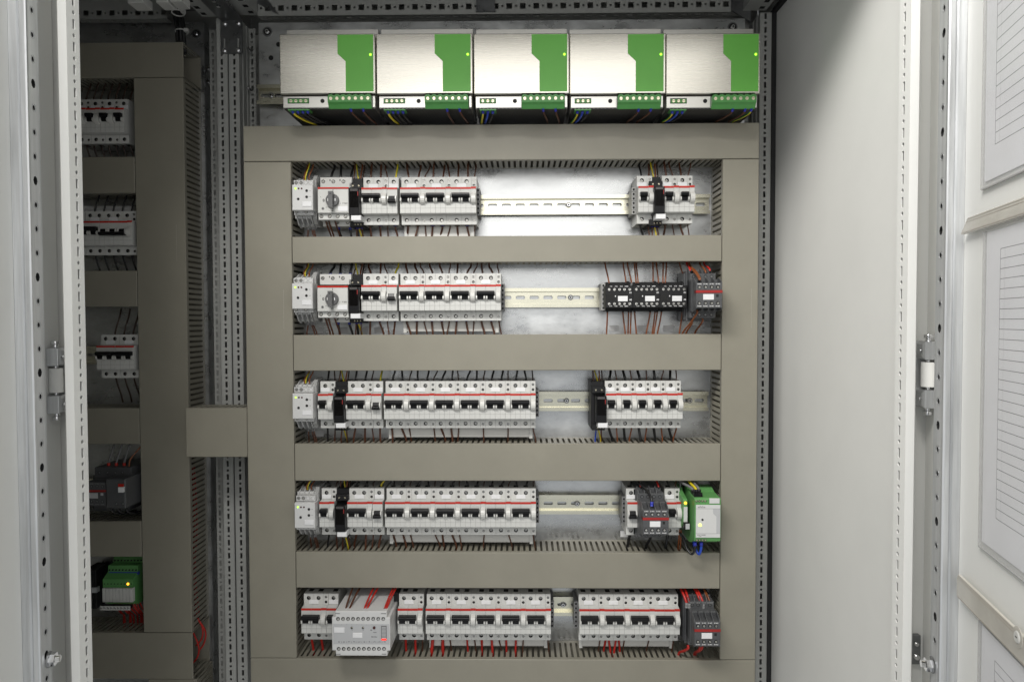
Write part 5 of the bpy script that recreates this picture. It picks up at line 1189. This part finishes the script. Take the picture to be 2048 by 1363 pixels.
# ================================================================== document pockets on the right door
dr, DM, du, dn, dhx = DOORS['R']
def WD(px, py, t=1.0):
    r = ray(px, py); hx, hy = dhx + dn.x * t, -(481.0 + dn.y * t); nx, ny = dn.x, -dn.y
    k = ((hx - CAM.x) * nx + (hy - CAM.y) * ny) / (r.x * nx + r.y * ny); p = CAM + r * k
    return (p.x - hx) * du.x + (-(p.y) + hy) * du.y, p.z
def pocket(px_l, py_t, py_b, tab_l, py_tt, py_tb, bar, label, rows):
    r0, zt = WD(px_l, py_t); _, zb = WD(px_l + 8, py_b); rT, zT = WD(tab_l, py_tt); _, zTb = WD(tab_l, py_tb)
    t = bpy.data.objects.new('document_pocket', None); COL.objects.link(t); t.matrix_world = DM; t['label'] = label; t['category'] = 'document pocket'; t['group'] = 'document pockets on the right door'
    wd = 218.0
    sheet = MB().box(r0 + 4, r0 + wd - 4, 1.2, 1.6, zb + 6, zt - 2, 'paper'); so = ob('paper_sheet', sheet.mesh('paper_sheet'), t)
    ln = MB(); n = rows; 
    for k in range(n + 1):
        z = zTb + (zT - zTb) * k / n; ln.box(rT, r0 + wd - 14, 1.6, 1.66, z - .28, z + .28, 'print')
    ln.box(rT - .24, rT + .24, 1.6, 1.66, zTb, zT, 'print')
    for fx in (9, 60, 120): ln.box(rT + fx - .12, rT + fx + .12, 1.6, 1.65, zTb, zT, 'printgrey')
    ob('printed_table', ln.mesh('printed_table'), so)
    sl = MB().box(r0, r0 + wd, 0.3, 0.9, zb, zt, 'sleeve'); sl.box(r0, r0 + wd, 2.6, 3.0, zb, zt, 'sleeve'); sl.box(r0 - .5, r0 + .5, 0.4, 3.1, zb, zt, 'clear'); sl.box(r0, r0 + wd, 0.4, 3.1, zb - .6, zb + .6, 'clear')
    ob('clear_sleeve', sl.mesh('clear_sleeve'), t)
    if bar:
        (bl, byl), (bl2, byt) = bar; rb, z0 = WD(bl, byl, 4); rb2, z1 = WD(bl2, byt, 4)
        h = 24.0 if byl > 1000 else 15.0; tip = 4 if byl > 1000 else 17
        bm_ = MB(); bm_.prism([(rb + 3, z0), (rb + 245, z0), (rb + 245, z0 + h), (rb + tip, z0 + h), (rb, z0 + (h - 5 if tip < 9 else 2)), (rb, z0 + (3 if tip < 9 else .5))], 3.2, 6.0, 'bar', 'd')
        bo = ob('clip_bar', bm_.mesh('clip_bar', 0.6), t)
        for z in (z0 + 1.6, z0 + h - 1.8, z0 + h - 4.2): ob('edge_line', MB().box(rb + 3 + (tip - 4) * (z - z0) / h, rb + 245, 6.0, 6.15, z - .22, z + .22, 'bar_edge').mesh('edge_line'), bo)
        return t, bo, rb, z0
    return t, None, r0, zt
pocket(1975, -130, 372, 1998, -60, 285, None, 'upper clear document pocket with ruled sheet, hanging above the others', 15)
pocket(1972, 462, 1106, 2003, 497, 1042, ((1926, 470), (1957, 447)), 'middle clear document pocket with bent clip bar and long ruled sheet', 27)
t, bo, rb, z0 = pocket(1962, 1240, 1640, 1991, 1320, 1600, ((1917, 1192), (1950, 1163)), 'lower clear document pocket with riveted clip bar', 14)
rv, zv = WD(2036, 1273, 6); ob('rivet', MB().cyl((rv, zv), 8.5, 6, 6.5, 'bar', n=24).cyl((rv, zv), 5.0, 6.5, 7.4, 'plastic_warm', n=20, r2=4.4).box(rv - 1.6, rv + 1.6, 7.4, 7.5, zv - .5, zv + .5, 'mark').mesh('rivet'), bo)

# the many leads that hide in ducts, behind breakers and in the dark: one mass
so = ob('background_wires', STUFF.mesh('background_wires'), None, (0, 0, 0), 'dark thin leads half hidden behind breakers and inside the ducts', 'wires', None, 'stuff')
